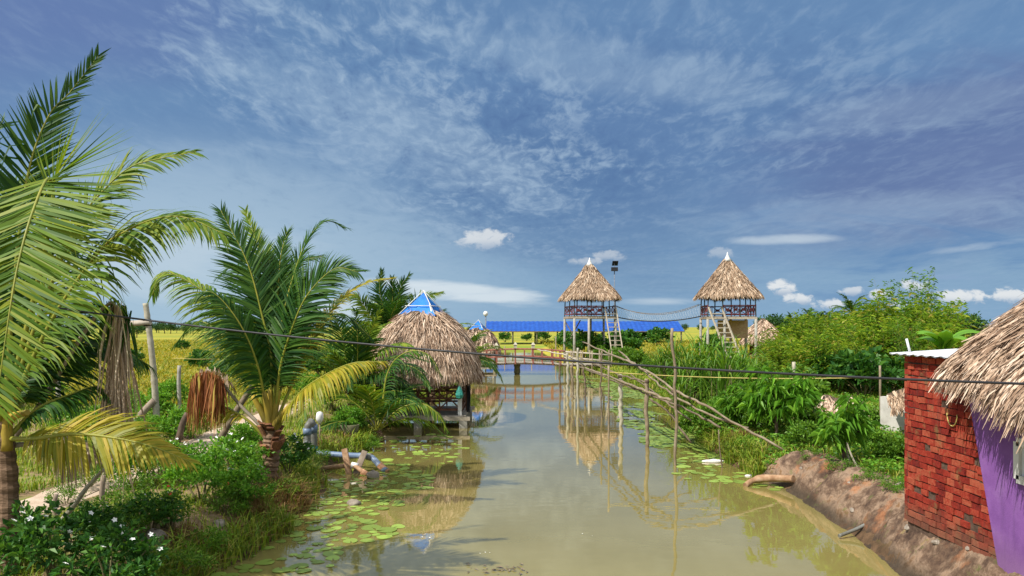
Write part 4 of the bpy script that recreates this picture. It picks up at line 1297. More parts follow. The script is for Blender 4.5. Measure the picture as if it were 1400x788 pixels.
# ------------------------------------------------------------------ broadleaf plants
def leaves_at(b, p, d, n, L, W, fold=.15, mi=0, droop=0.0, rng=None):
    """leaves: base p, direction d (unit), normal hint n; four-cornered, bent along the midrib"""
    k = len(p)
    s = np.cross(d, n); s /= np.linalg.norm(s, axis=1, keepdims=True) + 1e-6
    nn = np.cross(s, d)
    m = p + d * (L * .45)[:, None] + nn * (L * fold * .3)[:, None]
    t = p + d * L[:, None] - np.array([0, 0, 1]) * (L * droop)[:, None]
    hw = (W / 2)[:, None] * s
    V = np.stack([p, m - hw + nn * (W * .2)[:, None], t, m + hw + nn * (W * .2)[:, None]], 1).reshape(-1, 3)
    i = np.arange(k) * 4
    b.add(V, np.concatenate([np.stack([i, i + 1, i + 2], 1), np.stack([i, i + 2, i + 3], 1)]), mi)


def unit(v): return v / (np.linalg.norm(v, axis=1, keepdims=True) + 1e-9)


def shrub_meshes(seed, h=1.0, w=1.0, n=900, L=.1, W=.05, clumps=28, csize=.22, droop=.1, stems=6, flat=.6, low=.15, up=.4):
    """returns (foliage MB, stems MB, list of shoot tips)"""
    rng = np.random.default_rng(seed)
    a = rng.uniform(0, 2 * PI, clumps); rr = np.sqrt(rng.uniform(.05, 1, clumps)) * w * .5
    zz = h * (low + (1 - low) * rng.uniform(.25, 1, clumps) * np.sqrt(np.clip(1.05 - (rr / (w * .55)) ** 2, .1, 1)))
    C = np.stack([rr * np.cos(a), rr * np.sin(a), zz], 1)
    sb = MB()
    for i in range(min(clumps, max(stems, 3))):
        e = C[i]
        q, _ = resample([[e[0] * .08, e[1] * .08, -.08], [e[0] * .35, e[1] * .35, e[2] * .5], e], 8)
        sb.tube(q, np.linspace(.012 + .014 * h, .005, 8), 5)
    cid = rng.integers(0, clumps, n)
    off = unit(rng.normal(0, 1, (n, 3))) * (rng.random(n) ** .5)[:, None] * csize * rng.uniform(.6, 1.2, clumps)[cid][:, None]
    off[:, 2] *= flat
    p = C[cid] + off
    p[:, 2] = np.maximum(p[:, 2], .03)
    d = unit(off / csize + rng.normal(0, .5, (n, 3)) + np.array([0, 0, up]) + C[cid] * [.3, .3, 0] / max(w, .1))
    nn = unit(rng.normal(0, .5, (n, 3)) + [0, 0, 1.0])
    fb = MB()
    leaves_at(fb, p, d, nn, L * rng.uniform(.6, 1.2, n), W * rng.uniform(.7, 1.2, n), droop=droop)
    return fb, sb, C


class Kind:
    """one kind of plant: a few variants, each a thing built once and then copied"""

    def __init__(self, name, cat, maker, nvar):
        self.name, self.cat, self.maker, self.nvar = name, cat, maker, nvar
        self.proto = {}
        self.cnt = 0

    def place(self, x, y, sc, label, group=None, rz=None, z=None, sq=(1, 1, 1)):
        v = self.cnt % self.nvar; self.cnt += 1
        if v not in self.proto:
            root = thing(self.name, label, self.cat, (0, 0, 0), group)
            self.maker(root, v)
            self.proto[v] = root
        else:
            root = copy_tree(self.proto[v])
            tag(root, label, self.cat)
            if group: root['group'] = group
            elif 'group' in root: del root['group']
        root.location = (x, y, gz(x, y) if z is None else z)
        root.rotation_euler = (0, 0, random.uniform(0, 6.28) if rz is None else rz)
        root.scale = (sc * sq[0], sc * sq[1], sc * sq[2])
        return root


def mk_shrub(mat, flower=None, nf=0, **kw):
    def f(root, v):
        fb, sb, C = shrub_meshes(500 + v * 17 + len(mat) * 3 + int(kw.get('n', 0)) % 97, **kw)
        sb.build('stem', M['stem'], root)
        fb.build('foliage', M[mat], root)
        if flower:
            rng = np.random.default_rng(v + 9)
            idx = np.argsort(C[:, 2])[::-1][:nf]
            for i in idx:
                b = MB()
                c = C[i] + rng.normal(0, .06, 3) + [0, 0, kw.get('csize', .2) * .62]
                tl = unit(rng.normal(0, .5, (1, 3)) + [[0, -.5, 1]])[0]
                e1 = np.cross(tl, [1, 0, 0]); e1 /= np.linalg.norm(e1); e2 = np.cross(tl, e1)
                a = np.arange(5) * 2 * PI / 5
                dd = np.cos(a)[:, None] * e1 + np.sin(a)[:, None] * e2 + tl * .25
                leaves_at(b, np.repeat(c[None], 5, 0), unit(dd), np.repeat(tl[None], 5, 0), np.full(5, .042), np.full(5, .034))
                b.build('flower', M[flower], root)
    return f


K_bright = Kind('leafy_shrub', 'shrub', mk_shrub('leaf_bright', n=1500, L=.12, W=.055, clumps=34, csize=.2, w=1.15), 3)
K_dark = Kind('flowering_shrub', 'shrub', mk_shrub('leaf_dark', 'petal_white', 12, n=1000, L=.13, W=.065, clumps=30, csize=.18, w=1.2), 2)
K_mid = Kind('flowering_bush', 'shrub', mk_shrub('leaf_bright', 'petal_white', 9, n=1500, L=.1, W=.048, clumps=38, csize=.17, w=1.2), 2)
K_red = Kind('red_flower_plant', 'plant', mk_shrub('leaf_mid', 'petal_red', 3, n=350, L=.09, W=.04, clumps=12, csize=.16, w=.8), 1)
K_weed = Kind('weed_clump', 'plant', mk_shrub('leaf_mid', n=900, L=.1, W=.04, clumps=26, csize=.2, w=1.3, h=.7), 3)
K_green = Kind('green_bush', 'bush', mk_shrub('leaf_mid', n=1700, L=.16, W=.075, clumps=40, csize=.24, w=1.25, h=1.1), 3)
K_far = Kind('field_bush', 'bush', mk_shrub('leaf_dark', n=800, L=.2, W=.12, clumps=26, csize=.22, w=1.2, h=1.0), 3)


def mk_sapling(mat, n, L, W, dr):
    def f(root, v):
        rng = np.random.default_rng(80 + v)
        sb = MB(); sb.tube([[0, 0, -.1], [.02, 0, .4], [0, .01, .75]], [.03, .024, .018], 6)
        tips = []
        for i in range(16):
            a = rng.uniform(0, 6.28); z0 = rng.uniform(.3, .75)
            e = np.array([math.cos(a) * rng.uniform(.2, .48), math.sin(a) * rng.uniform(.2, .48), z0 + rng.uniform(.1, .45)])
            q, _ = resample([[0, 0, z0 * .8], e * [.5, .5, 0] + [0, 0, (z0 + e[2]) / 2], e], 6)
            sb.tube(q, np.linspace(.014, .005, 6), 5); tips.append(e); tips.append(q[3])
        sb.build('trunk', M['bark'], root)
        T = np.array(tips); cid = rng.integers(0, len(T), n)
        a = rng.uniform(0, 6.28, n)
        d = unit(np.stack([np.cos(a), np.sin(a), rng.uniform(-.9, .5, n)], 1))
        p = T[cid] + d * rng.uniform(0, .06, n)[:, None] + rng.normal(0, .03, (n, 3))
        fb = MB(); leaves_at(fb, p, d, unit(rng.normal(0, .3, (n, 3)) + [0, 0, 1]), L * rng.uniform(.7, 1.2, n), W * rng.uniform(.8, 1.2, n), droop=dr)
        fb.build('crown', M[mat], root)
    return f


K_sap = Kind('mango_sapling', 'young tree', mk_sapling('leaf_bright', 520, .2, .055, .45), 2)


def mk_bamboo(n, L, W, hh, sp, mat='leaf_bamboo'):
    def f(root, v):
        rng = np.random.default_rng(300 + v)
        sb = MB(); P = []; D = []
        for i in range(34):
            a = rng.uniform(0, 6.28); r_ = rng.uniform(.05, sp)
            b0 = np.array([math.cos(a) * r_ * .6, math.sin(a) * r_ * .6, -.05])
            hgt = hh * rng.uniform(.6, 1.05); ln = rng.uniform(.15, .5) * sp
            q, _ = resample([b0, b0 + [math.cos(a) * ln * .2, math.sin(a) * ln * .2, hgt * .6], b0 + [math.cos(a) * ln, math.sin(a) * ln, hgt]], 12)
            sb.tube(q, np.linspace(.018, .004, 12), 4)
            for j in range(2, 12):
                for k in range(2):
                    P.append(q[j] + rng.normal(0, .05, 3)); aa = rng.uniform(0, 6.28)
                    D.append([math.cos(aa) * rng.uniform(.2, .7), math.sin(aa) * rng.uniform(.2, .7), rng.uniform(.0, .5)])
        sb.build('stem', M['stem'], root)
        P = np.array(P); D = np.array(D)
        cid = rng.integers(0, len(P), n)
        t = rng.uniform(.05, 1, n)
        p = P[cid] + D[cid] * (t * .75)[:, None] + rng.normal(0, .07, (n, 3))
        p[:, 2] = np.clip(p[:, 2], .05, None)
        a = rng.uniform(0, 6.28, n)
        d = unit(D[cid] + np.stack([np.cos(a), np.sin(a), rng.uniform(-.6, .5, n)], 1))
        fb = MB(); leaves_at(fb, p, d, unit(rng.normal(0, .5, (n, 3)) + [0, 0, 1]), L * rng.uniform(.6, 1.3, n), W * rng.uniform(.8, 1.2, n), droop=.25)
        fb.build('foliage', M[mat], root)
    return f


K_bam = Kind('bamboo_bush', 'bamboo', mk_bamboo(4200, .26, .05, 2.6, 1.6), 3)
K_wisp = Kind('tall_bamboo', 'bamboo', mk_bamboo(1500, .26, .07, 5.6, 1.3, 'leaf_mid'), 2)


def mk_reed(root, v):
    rng = np.random.default_rng(700 + v)
    b = MB(); n = 110
    a = rng.uniform(0, 6.28, n); r_ = rng.uniform(0, .35, n)
    z0 = rng.uniform(0, 1.1, n)
    p = np.stack([np.cos(a) * r_, np.sin(a) * r_, z0], 1)
    az = a + rng.normal(0, .8, n); el = np.radians(rng.uniform(58, 88, n))
    l = rng.uniform(.9, 1.7, n)
    cur = p.copy(); e = el.copy()
    seg = 7; pts = [cur]
    cv = np.radians(rng.uniform(8, 52, n))
    for k in range(seg):
        d = np.stack([np.cos(az) * np.cos(e), np.sin(az) * np.cos(e), np.sin(e)], 1)
        cur = cur + d * (l / seg)[:, None]; pts.append(cur); e = e - cv * (k + .4) / seg * 1.6
    side = np.stack([-np.sin(az), np.cos(az), np.zeros(n)], 1)
    w = rng.uniform(.03, .06, n)
    fr = (.7, 1, 1, .95, .85, .65, .4, .05)
    V = np.zeros((n, 16, 3))
    for k in range(8):
        o = side * (w * fr[k] / 2)[:, None]; V[:, 2 * k] = pts[k] - o; V[:, 2 * k + 1] = pts[k] + o
    base = np.arange(n) * 16
    b.add(V.reshape(-1, 3), np.concatenate([np.stack([base + 2 * k, base + 2 * k + 1, base + 2 * k + 3, base + 2 * k + 2], 1) for k in range(7)]))
    b.build('foliage', M['leaf_mid'], root)
    sb = MB()
    for i in range(14):
        q = [[p[i, 0], p[i, 1], -.1], [p[i, 0] * 1.1, p[i, 1] * 1.1, 1.2]]; sb.tube(q, [.016, .01], 5)
    sb.build('stem', M['stem'], root)


K_reed = Kind('tall_reed', 'reeds', mk_reed, 3)


def mk_tree(root, v):
    rng = np.random.default_rng(900 + v)
    sb = MB(); sb.tube([[0, 0, -.2], [.1, 0, 1.2], [0, .1, 2.6]], [.16, .12, .07], 7)
    n = 900; cl = 26
    a = rng.uniform(0, 6.28, cl); r_ = np.sqrt(rng.random(cl)) * 1.9; z = 1.6 + rng.uniform(0, 2.2, cl) * np.sqrt(np.clip(1 - (r_ / 2.2) ** 2, .1, 1))
    C = np.stack([r_ * np.cos(a), r_ * np.sin(a), z], 1)
    for i in range(7):
        q, _ = resample([[0, 0, 1.2], C[i] * [.5, .5, .8], C[i]], 6); sb.tube(q, np.linspace(.07, .015, 6), 5)
    sb.build('trunk', M['bark'], root)
    cid = rng.integers(0, cl, n); off = unit(rng.normal(0, 1, (n, 3))) * (rng.random(n) ** .5)[:, None] * .75
    d = unit(off + rng.normal(0, .4, (n, 3)) + [0, 0, .3])
    fb = MB(); leaves_at(fb, C[cid] + off, d, unit(rng.normal(0, .6, (n, 3)) + [0, 0, 1]), .42 * rng.uniform(.6, 1.2, n), .26 * rng.uniform(.7, 1.2, n))
    fb.build('crown', M['leaf_far'], root)


K_tree = Kind('field_tree', 'tree', mk_tree, 4)

# --- planting: left bank and foreground
def at(xp, yp, z=None):
    """ground point showing at that pixel"""
    zz = .5
    for _ in range(6):
        d = (H - zz) * F / (yp - HOR); x = (xp - 700) / F * d; zz = gz(x, d)
    return x, d


def put(K, xp, yp, sc, label, group=None, **kw):
    x, y = at(xp, yp); return K.place(x, y, sc, label, group, **kw)


for xp, yp, sc, lab in ((75, 800, .95, 'dark shrub dotted with white blossoms in the bottom left corner'), (150, 830, .85, 'dark white-flowered shrub at the bottom edge, right of the corner shrub'),
                        (205, 730, .62, 'dark white-flowered shrub under the tip of the yellow frond'), (395, 648, .75, 'dark white-flowered shrub right of the palm trunk on the bank'),
                        (130, 745, .6, 'dark white-flowered shrub behind the two corner shrubs'), (30, 560, 1.0, 'dark shrub behind the palm trunk at the left edge')):
    put(K_dark, xp, yp, sc, lab, 'white-flowered dark shrubs')
for xp, yp, sc, lab in ((318, 668, 1.0, 'bright bush with white flowers just left of the leaning palm trunk'), (275, 690, .95, 'bright white-flowered bush in the middle of the left bank'),
                        (245, 655, .8, 'bright white-flowered bush below the dead rust frond'), (335, 700, .75, 'bright white-flowered bush lowest on the bank under the palm')):
    put(K_mid, xp, yp, sc, lab, 'white-flowered bright bushes')
for xp, yp, sc, lab in ((328, 625, .8, 'dark leafy shrub by the sandy path beside the palm'), (478, 592, .75, 'round bright shrub on the bank above the pipes'), (235, 560, 1.1, 'bright shrub behind the pale bamboo pole'),
                        (165, 570, 1.0, 'bright shrub behind the hanging dead frond'), (280, 575, .9, 'bright shrub under the dead rust frond, by the path'), (60, 555, 1.1, 'bright shrub beyond the path at the left edge'),
                        (135, 640, .9, 'bright shrub beside the path behind the yellow frond'), (185, 625, .9, 'bright shrub below the hanging dead frond'), (230, 612, .95, 'bright shrub at the foot of the pale bamboo pole'), (262, 600, .9, 'bright shrub right of the pale bamboo pole foot'), (180, 665, .7, 'low bright shrub on the slope left of the flowering bushes'), (110, 600, 1.0, 'bright shrub across the path at the far left'), (205, 580, 1.0, 'bright shrub behind the pole across the path'), (420, 545, 1.0, 'bright shrub behind the dark palm'), (455, 560, 1.0, 'bright shrub right of the dark palm trunk')):
    put(K_bright, xp, yp, sc, lab)
for xp, yp, sc, lab in ((235, 745, .7, 'red-flowered plant low on the left bank'), (300, 735, .6, 'red-flowered plant nearest the lily pads')):
    put(K_red, xp, yp, sc, lab)
for i, (xp, yp, sc, lab) in enumerate(((330, 735, .55, 'weeds at the water edge beside the near lily pads'), (275, 775, .6, 'weeds at the bottom of the left bank'), (385, 690, .5, 'weeds below the leaning palm by the water'), (430, 640, .6, 'weeds round the foot of the upright pipes'),
                        (500, 615, .6, 'weeds on the bank right of the round shrub'), (525, 600, .8, 'weeds on the bank corner beside the pavilion'), (240, 800, .6, 'weeds at the bottom edge left of the lily pads'), (545, 575, .9, 'weeds under the palms left of the pavilion deck'),
                        (180, 690, .6, 'weeds on the slope behind the dark shrubs'), (360, 640, .6, 'weeds behind the leaning palm trunk'), (40, 770, .5, 'weeds under the corner shrub at the left edge'), (225, 720, .5, 'weeds between the bright bushes and the red flowers'), (170, 740, .5, 'weeds in front of the path post'), (310, 755, .5, 'weeds overhanging the near lily pads'), (90, 690, .45, 'weeds at the path side under the yellow frond'), (120, 668, .6, 'weeds along the near path edge at the left'), (215, 650, .7, 'weeds between the path and the flowering bushes'), (150, 720, .6, 'weeds behind the corner shrubs'), (255, 665, .6, 'weeds under the middle flowering bush'), (20, 735, .6, 'weeds round the left palm trunk foot'), (1110, 632, .4, 'weeds on the crest of the clay folds'), (1190, 664, .4, 'weeds on the crest of the clay bank by the wall'), (1150, 650, .45, 'weeds on the clay bank at the foot of the forked tree'), (1225, 676, .35, 'weeds against the foot of the brick wall'), (1090, 650, .35, 'weeds at the far tip of the clay bank'))):
    put(K_weed, xp, yp, sc, lab)
for i, (xp, yp, sc, lab) in enumerate(((100, 520, 1.2, 'bush standing in the rice field behind the left palm'), (175, 500, 1.5, 'taller bush in the rice field left of the bamboo pole'), (275, 505, 1.3, 'bush in the rice field right of the bamboo pole'), (250, 480, 1.2, 'small far bush in the rice field between the pole and the dark palm'),
                        (310, 520, 1.3, 'bush just behind the left fronds of the dark palm'), (440, 520, 1.6, 'bush behind the right fronds of the dark palm'), (460, 500, 1.6, 'bush in the gap between the dark palm and the pavilion'), (400, 505, 1.4, 'bush hidden behind the dark palm crown'), (600, 500, 1.6, 'bush behind the pavilion roof'), (640, 492, 1.4, 'bush beside the far pavilion'), (625, 500, 1.6, 'bush between the two pavilions'), (500, 510, 2.0, 'bush behind the young palm by the pavilion'))):
    put(K_far, xp, yp, sc, lab)

# --- right bank
for i, (xp, yp, sc, lab) in enumerate(((905, 558, 1.15, 'reed clump nearest the water beside the tall pole'), (922, 548, 1.3, 'reed clump behind the tall pole'), (945, 560, 1.3, 'tall reed clump left of the middle of the reed bed'),
                        (965, 552, 1.35, 'tallest reed clump in the middle of the reed bed'), (990, 560, 1.25, 'reed clump right of the tallest one'), (1012, 556, 1.2, 'reed clump below the right watchtower ladder'), (1032, 548, 1.0, 'reed clump at the right end of the reed bed'), (930, 580, 1.0, 'short reed clump on the edge of the bank'))):
    put(K_reed, xp, yp, sc, lab, 'reed clumps on the right bank')
for xp, yp, sc, lab in ((1062, 605, 1.55, 'mango sapling with drooping leaves above the fallen handrail'), (1022, 590, 1.3, 'mango sapling between the reeds and the larger sapling'), (1153, 640, 1.25, 'small tree with pale forked trunk beside the clay bank'), (1003, 612, .9, 'little sapling by the handrail end')):
    put(K_sap, xp, yp, sc, lab)
for i, (xp, yp, sc, lab) in enumerate(((960, 602, .9, 'green bush at the water edge below the reeds'), (1000, 625, .75, 'green bush above the white foam at the water edge'), (1040, 628, .7, 'green bush under the end of the handrail'), (1085, 600, 1.1, 'green bush right of the mango sapling'),
                        (1115, 600, .7, 'green bush in front of the grey thatch heap'), (1225, 640, .55, 'low green bush by the brick wall'), (1190, 620, .5, 'low green bush in front of the grey cement wall'), (1190, 590, .6, 'green bush left of the grey cement wall'),
                        (870, 525, 1.2, 'green bush on the bank at the start of the reeds'), (845, 512, 1.2, 'green bush on the bank behind the pale post'), (820, 502, 1.3, 'green bush below the left watchtower'), (860, 505, 1.3, 'green bush between the watchtower and the reeds'),
                        (890, 535, 1.0, 'green bush at the left foot of the reeds'), (985, 585, 1.0, 'green bush behind the handrail end'), (1100, 640, .6, 'green bush at the top of the clay folds'), (1050, 560, 1.4, 'green bush behind the mango sapling'), (1090, 560, 1.4, 'green bush left of the grey thatch heap'))):
    put(K_green, xp, yp, sc, lab)
for i, (xp, yp, sc, lab) in enumerate(((800, 490, 2.3, 'dark bush at the foot of the left watchtower'), (830, 488, 2.5, 'dark bush under the watchtower ladder'), (860, 485, 2.4, 'dark bush right of the watchtower ladder'), (742, 468, 2.0, 'far dark bush in front of the blue shed'), (872, 470, 2.8, 'round dark bush below the blue roof'), (900, 475, 2.6, 'dark bush below the right end of the blue roof'),
                        (690, 478, 1.8, 'dark bush beyond the red bridge, left'), (720, 476, 1.6, 'dark bush beyond the red bridge, middle'), (775, 478, 2.2, 'dark bush left of the watchtower legs'), (975, 490, 2.2, 'dark bush under the right watchtower'), (1060, 478, 2.4, 'dark bush beside the low thatched hut'),
                        (1140, 540, 1.7, 'dark bush above the grey thatch heap'), (1180, 545, 1.8, 'dark bush behind the small forked tree'), (1215, 540, 1.6, 'dark bush above the grey cement wall'))):
    put(K_far, xp, yp, sc, lab)
bam = [(1075, 497, .9), (1100, 500, 1.0), (1130, 505, 1.1), (1160, 508, 1.2), (1190, 510, 1.25), (1220, 512, 1.3), (1250, 512, 1.3), (1285, 512, 1.3), (1080, 530, .95), (1120, 538, .9), (1160, 535, 1.0), (1205, 532, 1.1), (1240, 536, 1.0), (1060, 515, 1.0), (1100, 512, 1.2), (1140, 515, 1.3), (1180, 518, 1.3), (1222, 520, 1.3), (1060, 490, 1.1), (1100, 488, 1.2), (1150, 488, 1.3), (1200, 488, 1.35), (1250, 490, 1.25), (1300, 492, 1.1)]
for i, (xp, yp, sc) in enumerate(bam):
    put(K_bam, xp, yp, sc * (.8 + .4 * ((i * 7) % 5) / 4), 'feathery yellow-green bamboo bush in the thicket behind the brick wall', 'bamboo bushes in the thicket')
for xp, yp, sc, lab in ((1180, 500, .7, 'thin wispy bamboo in the middle of the thicket top'), (1105, 498, .6, 'short wispy bamboo near the far palms'), (1295, 505, .8, 'wispy bamboo behind the thatched roof edge'), (1240, 540, .55, 'wispy green bamboo close behind the brick wall'), (1222, 505, 1.05, 'tall wispy bamboo rising above the thicket, left of the two'), (1262, 508, 1.12, 'tallest wispy bamboo above the brick wall'), (1140, 500, .72, 'short wispy bamboo at the left of the thicket')):
    put(K_wisp, xp, yp, sc, lab)
# banana plant beyond the brick wall
q = gpt(1290, 30)
bn = thing('banana_plant', 'banana plant with broad leaves above the thicket by the thatched roof', 'plant', q)
b = MB(); b.tube([q - [0, 0, .1], q + [0, 0, 1.2], q + [.05, 0, 2.1]], [.13, .11, .07], 9); b.build('stem', M['rachis'], bn)
rng = np.random.default_rng(4)
for i in range(8):
    a = i * 2.4; el = math.radians(rng.uniform(35, 75)); L = rng.uniform(1.4, 1.9)
    cur = q + [.05, 0, 2.0]; pts = [cur]; e = el
    for k in range(6):
        cur = cur + np.array([math.cos(a) * math.cos(e), math.sin(a) * math.cos(e), math.sin(e)]) * L / 6; pts.append(cur); e -= .28
    pts, _ = resample(pts, 14)
    w = .26 * np.sin(np.linspace(.02, 1, 14) * PI) ** .6
    s_ = np.array([-math.sin(a), math.cos(a), 0])
    Gd = np.stack([pts - s_ * w[:, None] - [0, 0, .1] * (w[:, None] > .1), pts, pts + s_ * w[:, None] - [0, 0, .1] * (w[:, None] > .1)], 1)
    b = MB(); b.grid(Gd); b.build('leaf', M['leaf_bright'], bn)

# --- tree lines on the horizon
rng = np.random.default_rng(12)
tl = []
for xp in list(np.linspace(165, 305, 17)) + list(np.linspace(310, 700, 22)):
    tl.append((xp + rng.normal(0, 3), 330 + rng.normal(0, 30), rng.uniform(.8, 1.35), 'L'))
for xp in list(np.linspace(700, 1060, 18)):
    tl.append((xp + rng.normal(0, 3), 420 + rng.normal(0, 30), rng.uniform(.8, 1.2), 'M'))
for xp in list(np.linspace(1045, 1330, 34)):
    tl.append((xp + rng.normal(0, 3), 130 + rng.normal(0, 14), rng.uniform(.85, 1.3), 'R'))
for xp in list(np.linspace(-60, 160, 14)):
    tl.append((xp, 300 + rng.normal(0, 30), rng.uniform(.9, 1.4), 'L'))
LT = {'L': ('dark tree in the distant line at the far edge of the rice fields', 'trees along the left horizon'), 'M': ('dark tree in the distant line behind the blue shed', 'trees behind the shed'), 'R': ('dark green tree in the wood beyond the low thatched hut', 'trees along the right horizon')}
for xp, d, sc, k in tl:
    x = (xp - 700) / F * d
    K_tree.place(x, d, sc, LT[k][0], LT[k][1])
put(K_tree, 187, 462, .9, 'lone dark tree in the rice field beside the bamboo pole')

# ------------------------------------------------------------------ grass, ground cover and rice (uncountable)
def blades(P, h, w, lean, rng):
    n = len(P)
    a = rng.uniform(0, 6.28, n)
    d = np.stack([np.cos(a), np.sin(a), np.zeros(n)], 1)
    s = np.stack([-np.sin(a), np.cos(a), np.zeros(n)], 1)
    L = h * rng.uniform(.5, 1.3, n); ln = lean * rng.uniform(.2, 1.4, n)
    m = P + d * (L * ln * .3)[:, None] + np.array([0, 0, 1]) * (L * .6)[:, None]
    t = P + d * (L * ln)[:, None] + np.array([0, 0, 1]) * (L * (1 - .25 * ln))[:, None]
    hw = s * (w * rng.uniform(.6, 1.3, n) / 2)[:, None]
    V = np.stack([P - hw, P + hw, m + hw * .8, m - hw * .8, t], 1).reshape(-1, 3)
    i = np.arange(n) * 5
    return V, np.stack([i, i + 1, i + 2, i + 3], 1), np.stack([i + 3, i + 2, i + 4], 1)


def scatter(n, side, y0, y1, wmax, rng, s0=.02, power=1.0):
    y = y0 * (y1 / y0) ** (rng.random(n) ** power)
    s = s0 + (wmax(y) - s0) * rng.random(n)
    x = xl(y) - s if side < 0 else xr(y) + s
    return x, y, s


def grass_obj(name, mat, parts):
    b = MB()
    for V, f4, f3 in parts:
        base = b.n
        b.add(V, f4); b.P.append((f3 + base, 0, False))
    return tag(b.build(name, M[mat]), kind='stuff')


rng = np.random.default_rng(77)
parts = []
x, y, s = scatter(70000, -1, 5.5, 45, lambda y: 4.5 + y * .35, rng)
pat = vnoise(x * .9, y * .9)
keep = (np.abs(x + 7.9 + .15 * np.sin(y * .3)) > .72 + .1 * np.sin(y * 2.1)) & (rng.random(len(x)) < .35 + .65 * smooth(-.5, .4, pat))
x, y, s, pat = x[keep], y[keep], s[keep], pat[keep]
parts.append(blades(np.stack([x, y, ground_z(x, y) - .01], 1), (.11 + .1 * smooth(-.2, .8, pat)) * (1 + y / 50), .008 + .0009 * y, .8, rng))
x, y, s = scatter(45000, 1, 12.5, 60, lambda y: 3 + y * .35, rng)
keep = ~((y < 16.3) & (s < 1.0)) & (rng.random(len(x)) < .8)
x, y, s = x[keep], y[keep], s[keep]
parts.append(blades(np.stack([x, y, ground_z(x, y) - .01], 1), .2 * (1 + y / 60), .009 + .0009 * y, .9, rng))
# rank grass overhanging both water edges
for sd, y0, y1 in ((-1, 6, 60), (1, 16.5, 60)):
    x, y, s = scatter(9000, sd, y0, y1, lambda y: .55 + 0 * y, rng, -.05)
    keep = vnoise(x * 2, y * 2.3) > -.15
    x, y = x[keep], y[keep]
    parts.append(blades(np.stack([x, y, ground_z(x, y) - .01], 1), .32 * (1 + y / 80), .012 + .0008 * y, 1.0, rng))
grass_obj('grass', 'grass', parts)
parts = []
for sd, y0, y1, n in ((-1, 7, 24, 9000), (1, 17, 40, 7000)):
    x, y, s = scatter(n, sd, y0, y1, lambda y: .9 + 0 * y, rng, .0)
    keep = vnoise(x * 1.4 + 5, y * 1.5) > .2
    x, y = x[keep], y[keep]
    parts.append(blades(np.stack([x, y, ground_z(x, y) - .01], 1), .22, .011 + .0006 * y, 1.3, rng))
grass_obj('dry_grass', 'grass_dry', parts)
# rice
parts = []
for sgn, n in ((-1, 90000), (1, 45000)):
    y = 27 * (150 / 27) ** (rng.random(n) ** .8)
    lo_ = np.where(sgn < 0, 4.0, 4.5); x = sgn * (9.3 + (y * .78 - 9.0) * rng.random(n)) if sgn < 0 else 12 + (y * .75 - 6) * rng.random(n)
    if sgn > 0:
        k = (x > -100) & (y > 66); x, y = x[k], y[k]
    P = np.stack([x, y, ground_z(x, y) - .02], 1)
    parts.append(blades(P, .32 + .0008 * y, .02 + .0016 * y, .8, rng))
n = 16000
y = rng.uniform(70, 150, n); x = rng.uniform(-12, 30, n); k = (x < xl(y) - 1) | (x > xr(y) + 1); x, y = x[k], y[k]
parts.append(blades(np.stack([x, y, ground_z(x, y) - .02], 1), .4, .2, .8, rng))
grass_obj('rice_crop', 'leaf_field', parts)
# low leafy ground cover on the right bank
b = MB()
n = 22000
y = 12.2 * (34 / 12.2) ** rng.random(n); s = .2 + rng.random(n) * (2.5 + y * .22); x = xr(y) + s
k = (~((y < 16.2) & (s < .95 + .25 * np.sin(y * 4)))) & (vnoise(x * 1.1 + 3, y * 1.0) > -.45) & ~((x > WX - .1) & (y < yf + .3)); x, y = x[k], y[k]; n = len(x)
hh_ = .12 + .16 * smooth(-.4, .7, vnoise(x * 1.6, y * 1.6))
P = np.stack([x, y, ground_z(x, y) + hh_ * rng.uniform(.2, 1.2, n)], 1)
a = rng.uniform(0, 6.28, n)
D = unit(np.stack([np.cos(a), np.sin(a), rng.uniform(-.2, .7, n)], 1))
leaves_at(b, P, D, unit(rng.normal(0, .5, (n, 3)) + [0, 0, 1]), .11 * rng.uniform(.6, 1.3, n), .07 * rng.uniform(.6, 1.2, n), droop=.15)
tag(b.build('ground_cover', M['leaf_bright']), kind='stuff')

# dry grass tussock by the palm
for xp, yp, lab, sc in ((392, 694, 'brown tuft of dry grass at the water edge below the leaning palm', 1.0), (345, 722, 'smaller brown tuft of dry grass beside the lily pads', .7), (1010, 668, 'brown tuft of dry roots on the right bank above the foam', .6)):
    x, y = at(xp, yp)
    n = 700
    a = rng.uniform(0, 6.28, n); r_ = np.sqrt(rng.random(n)) * .4 * sc
    P = np.stack([x + r_ * np.cos(a), y + r_ * np.sin(a), np.zeros(n)], 1); P[:, 2] = ground_z(P[:, 0], P[:, 1])
    V, f4, f3 = blades(P, .42 * sc, .012, 1.1, rng)
    b = MB(); b.add(V, f4); b.P.append((f3, 0, False))
    tag(b.build('dry_tussock', M['grass_dry'], origin=(x, y, gz(x, y))), lab, 'grass tuft')
# ------------------------------------------------------------------ lily pads
rng = np.random.default_rng(21)
PADM = []
for v in range(5):
    b = MB(); n = 22
    a = np.linspace(.16, 2 * PI - .16, n) + v
    r_ = 1 + .05 * np.sin(a * 3 + v) + rng.normal(0, .015, n)
    up = .012 + .02 * np.maximum(0, np.sin(a * 2 + v * 1.3))
    ring = np.stack([r_ * np.cos(a), r_ * np.sin(a), up], 1)
    mid = np.stack([.55 * r_ * np.cos(a), .55 * r_ * np.sin(a), np.full(n, .008)], 1)
    V = np.vstack([[[0.05 * math.cos(v), .05 * math.sin(v), .012]], mid, ring])
    f3 = [[0, 1 + i, 2 + i] for i in range(n - 1)]
    f4 = [[1 + i, 1 + n + i, 2 + n + i, 2 + i] for i in range(n - 1)]
    b.add(V, f3, 0, True); b.P.append((np.array(f4), 0, True))
    PADM.append(b.mesh('lily_pad', M['pad']))
placed = []


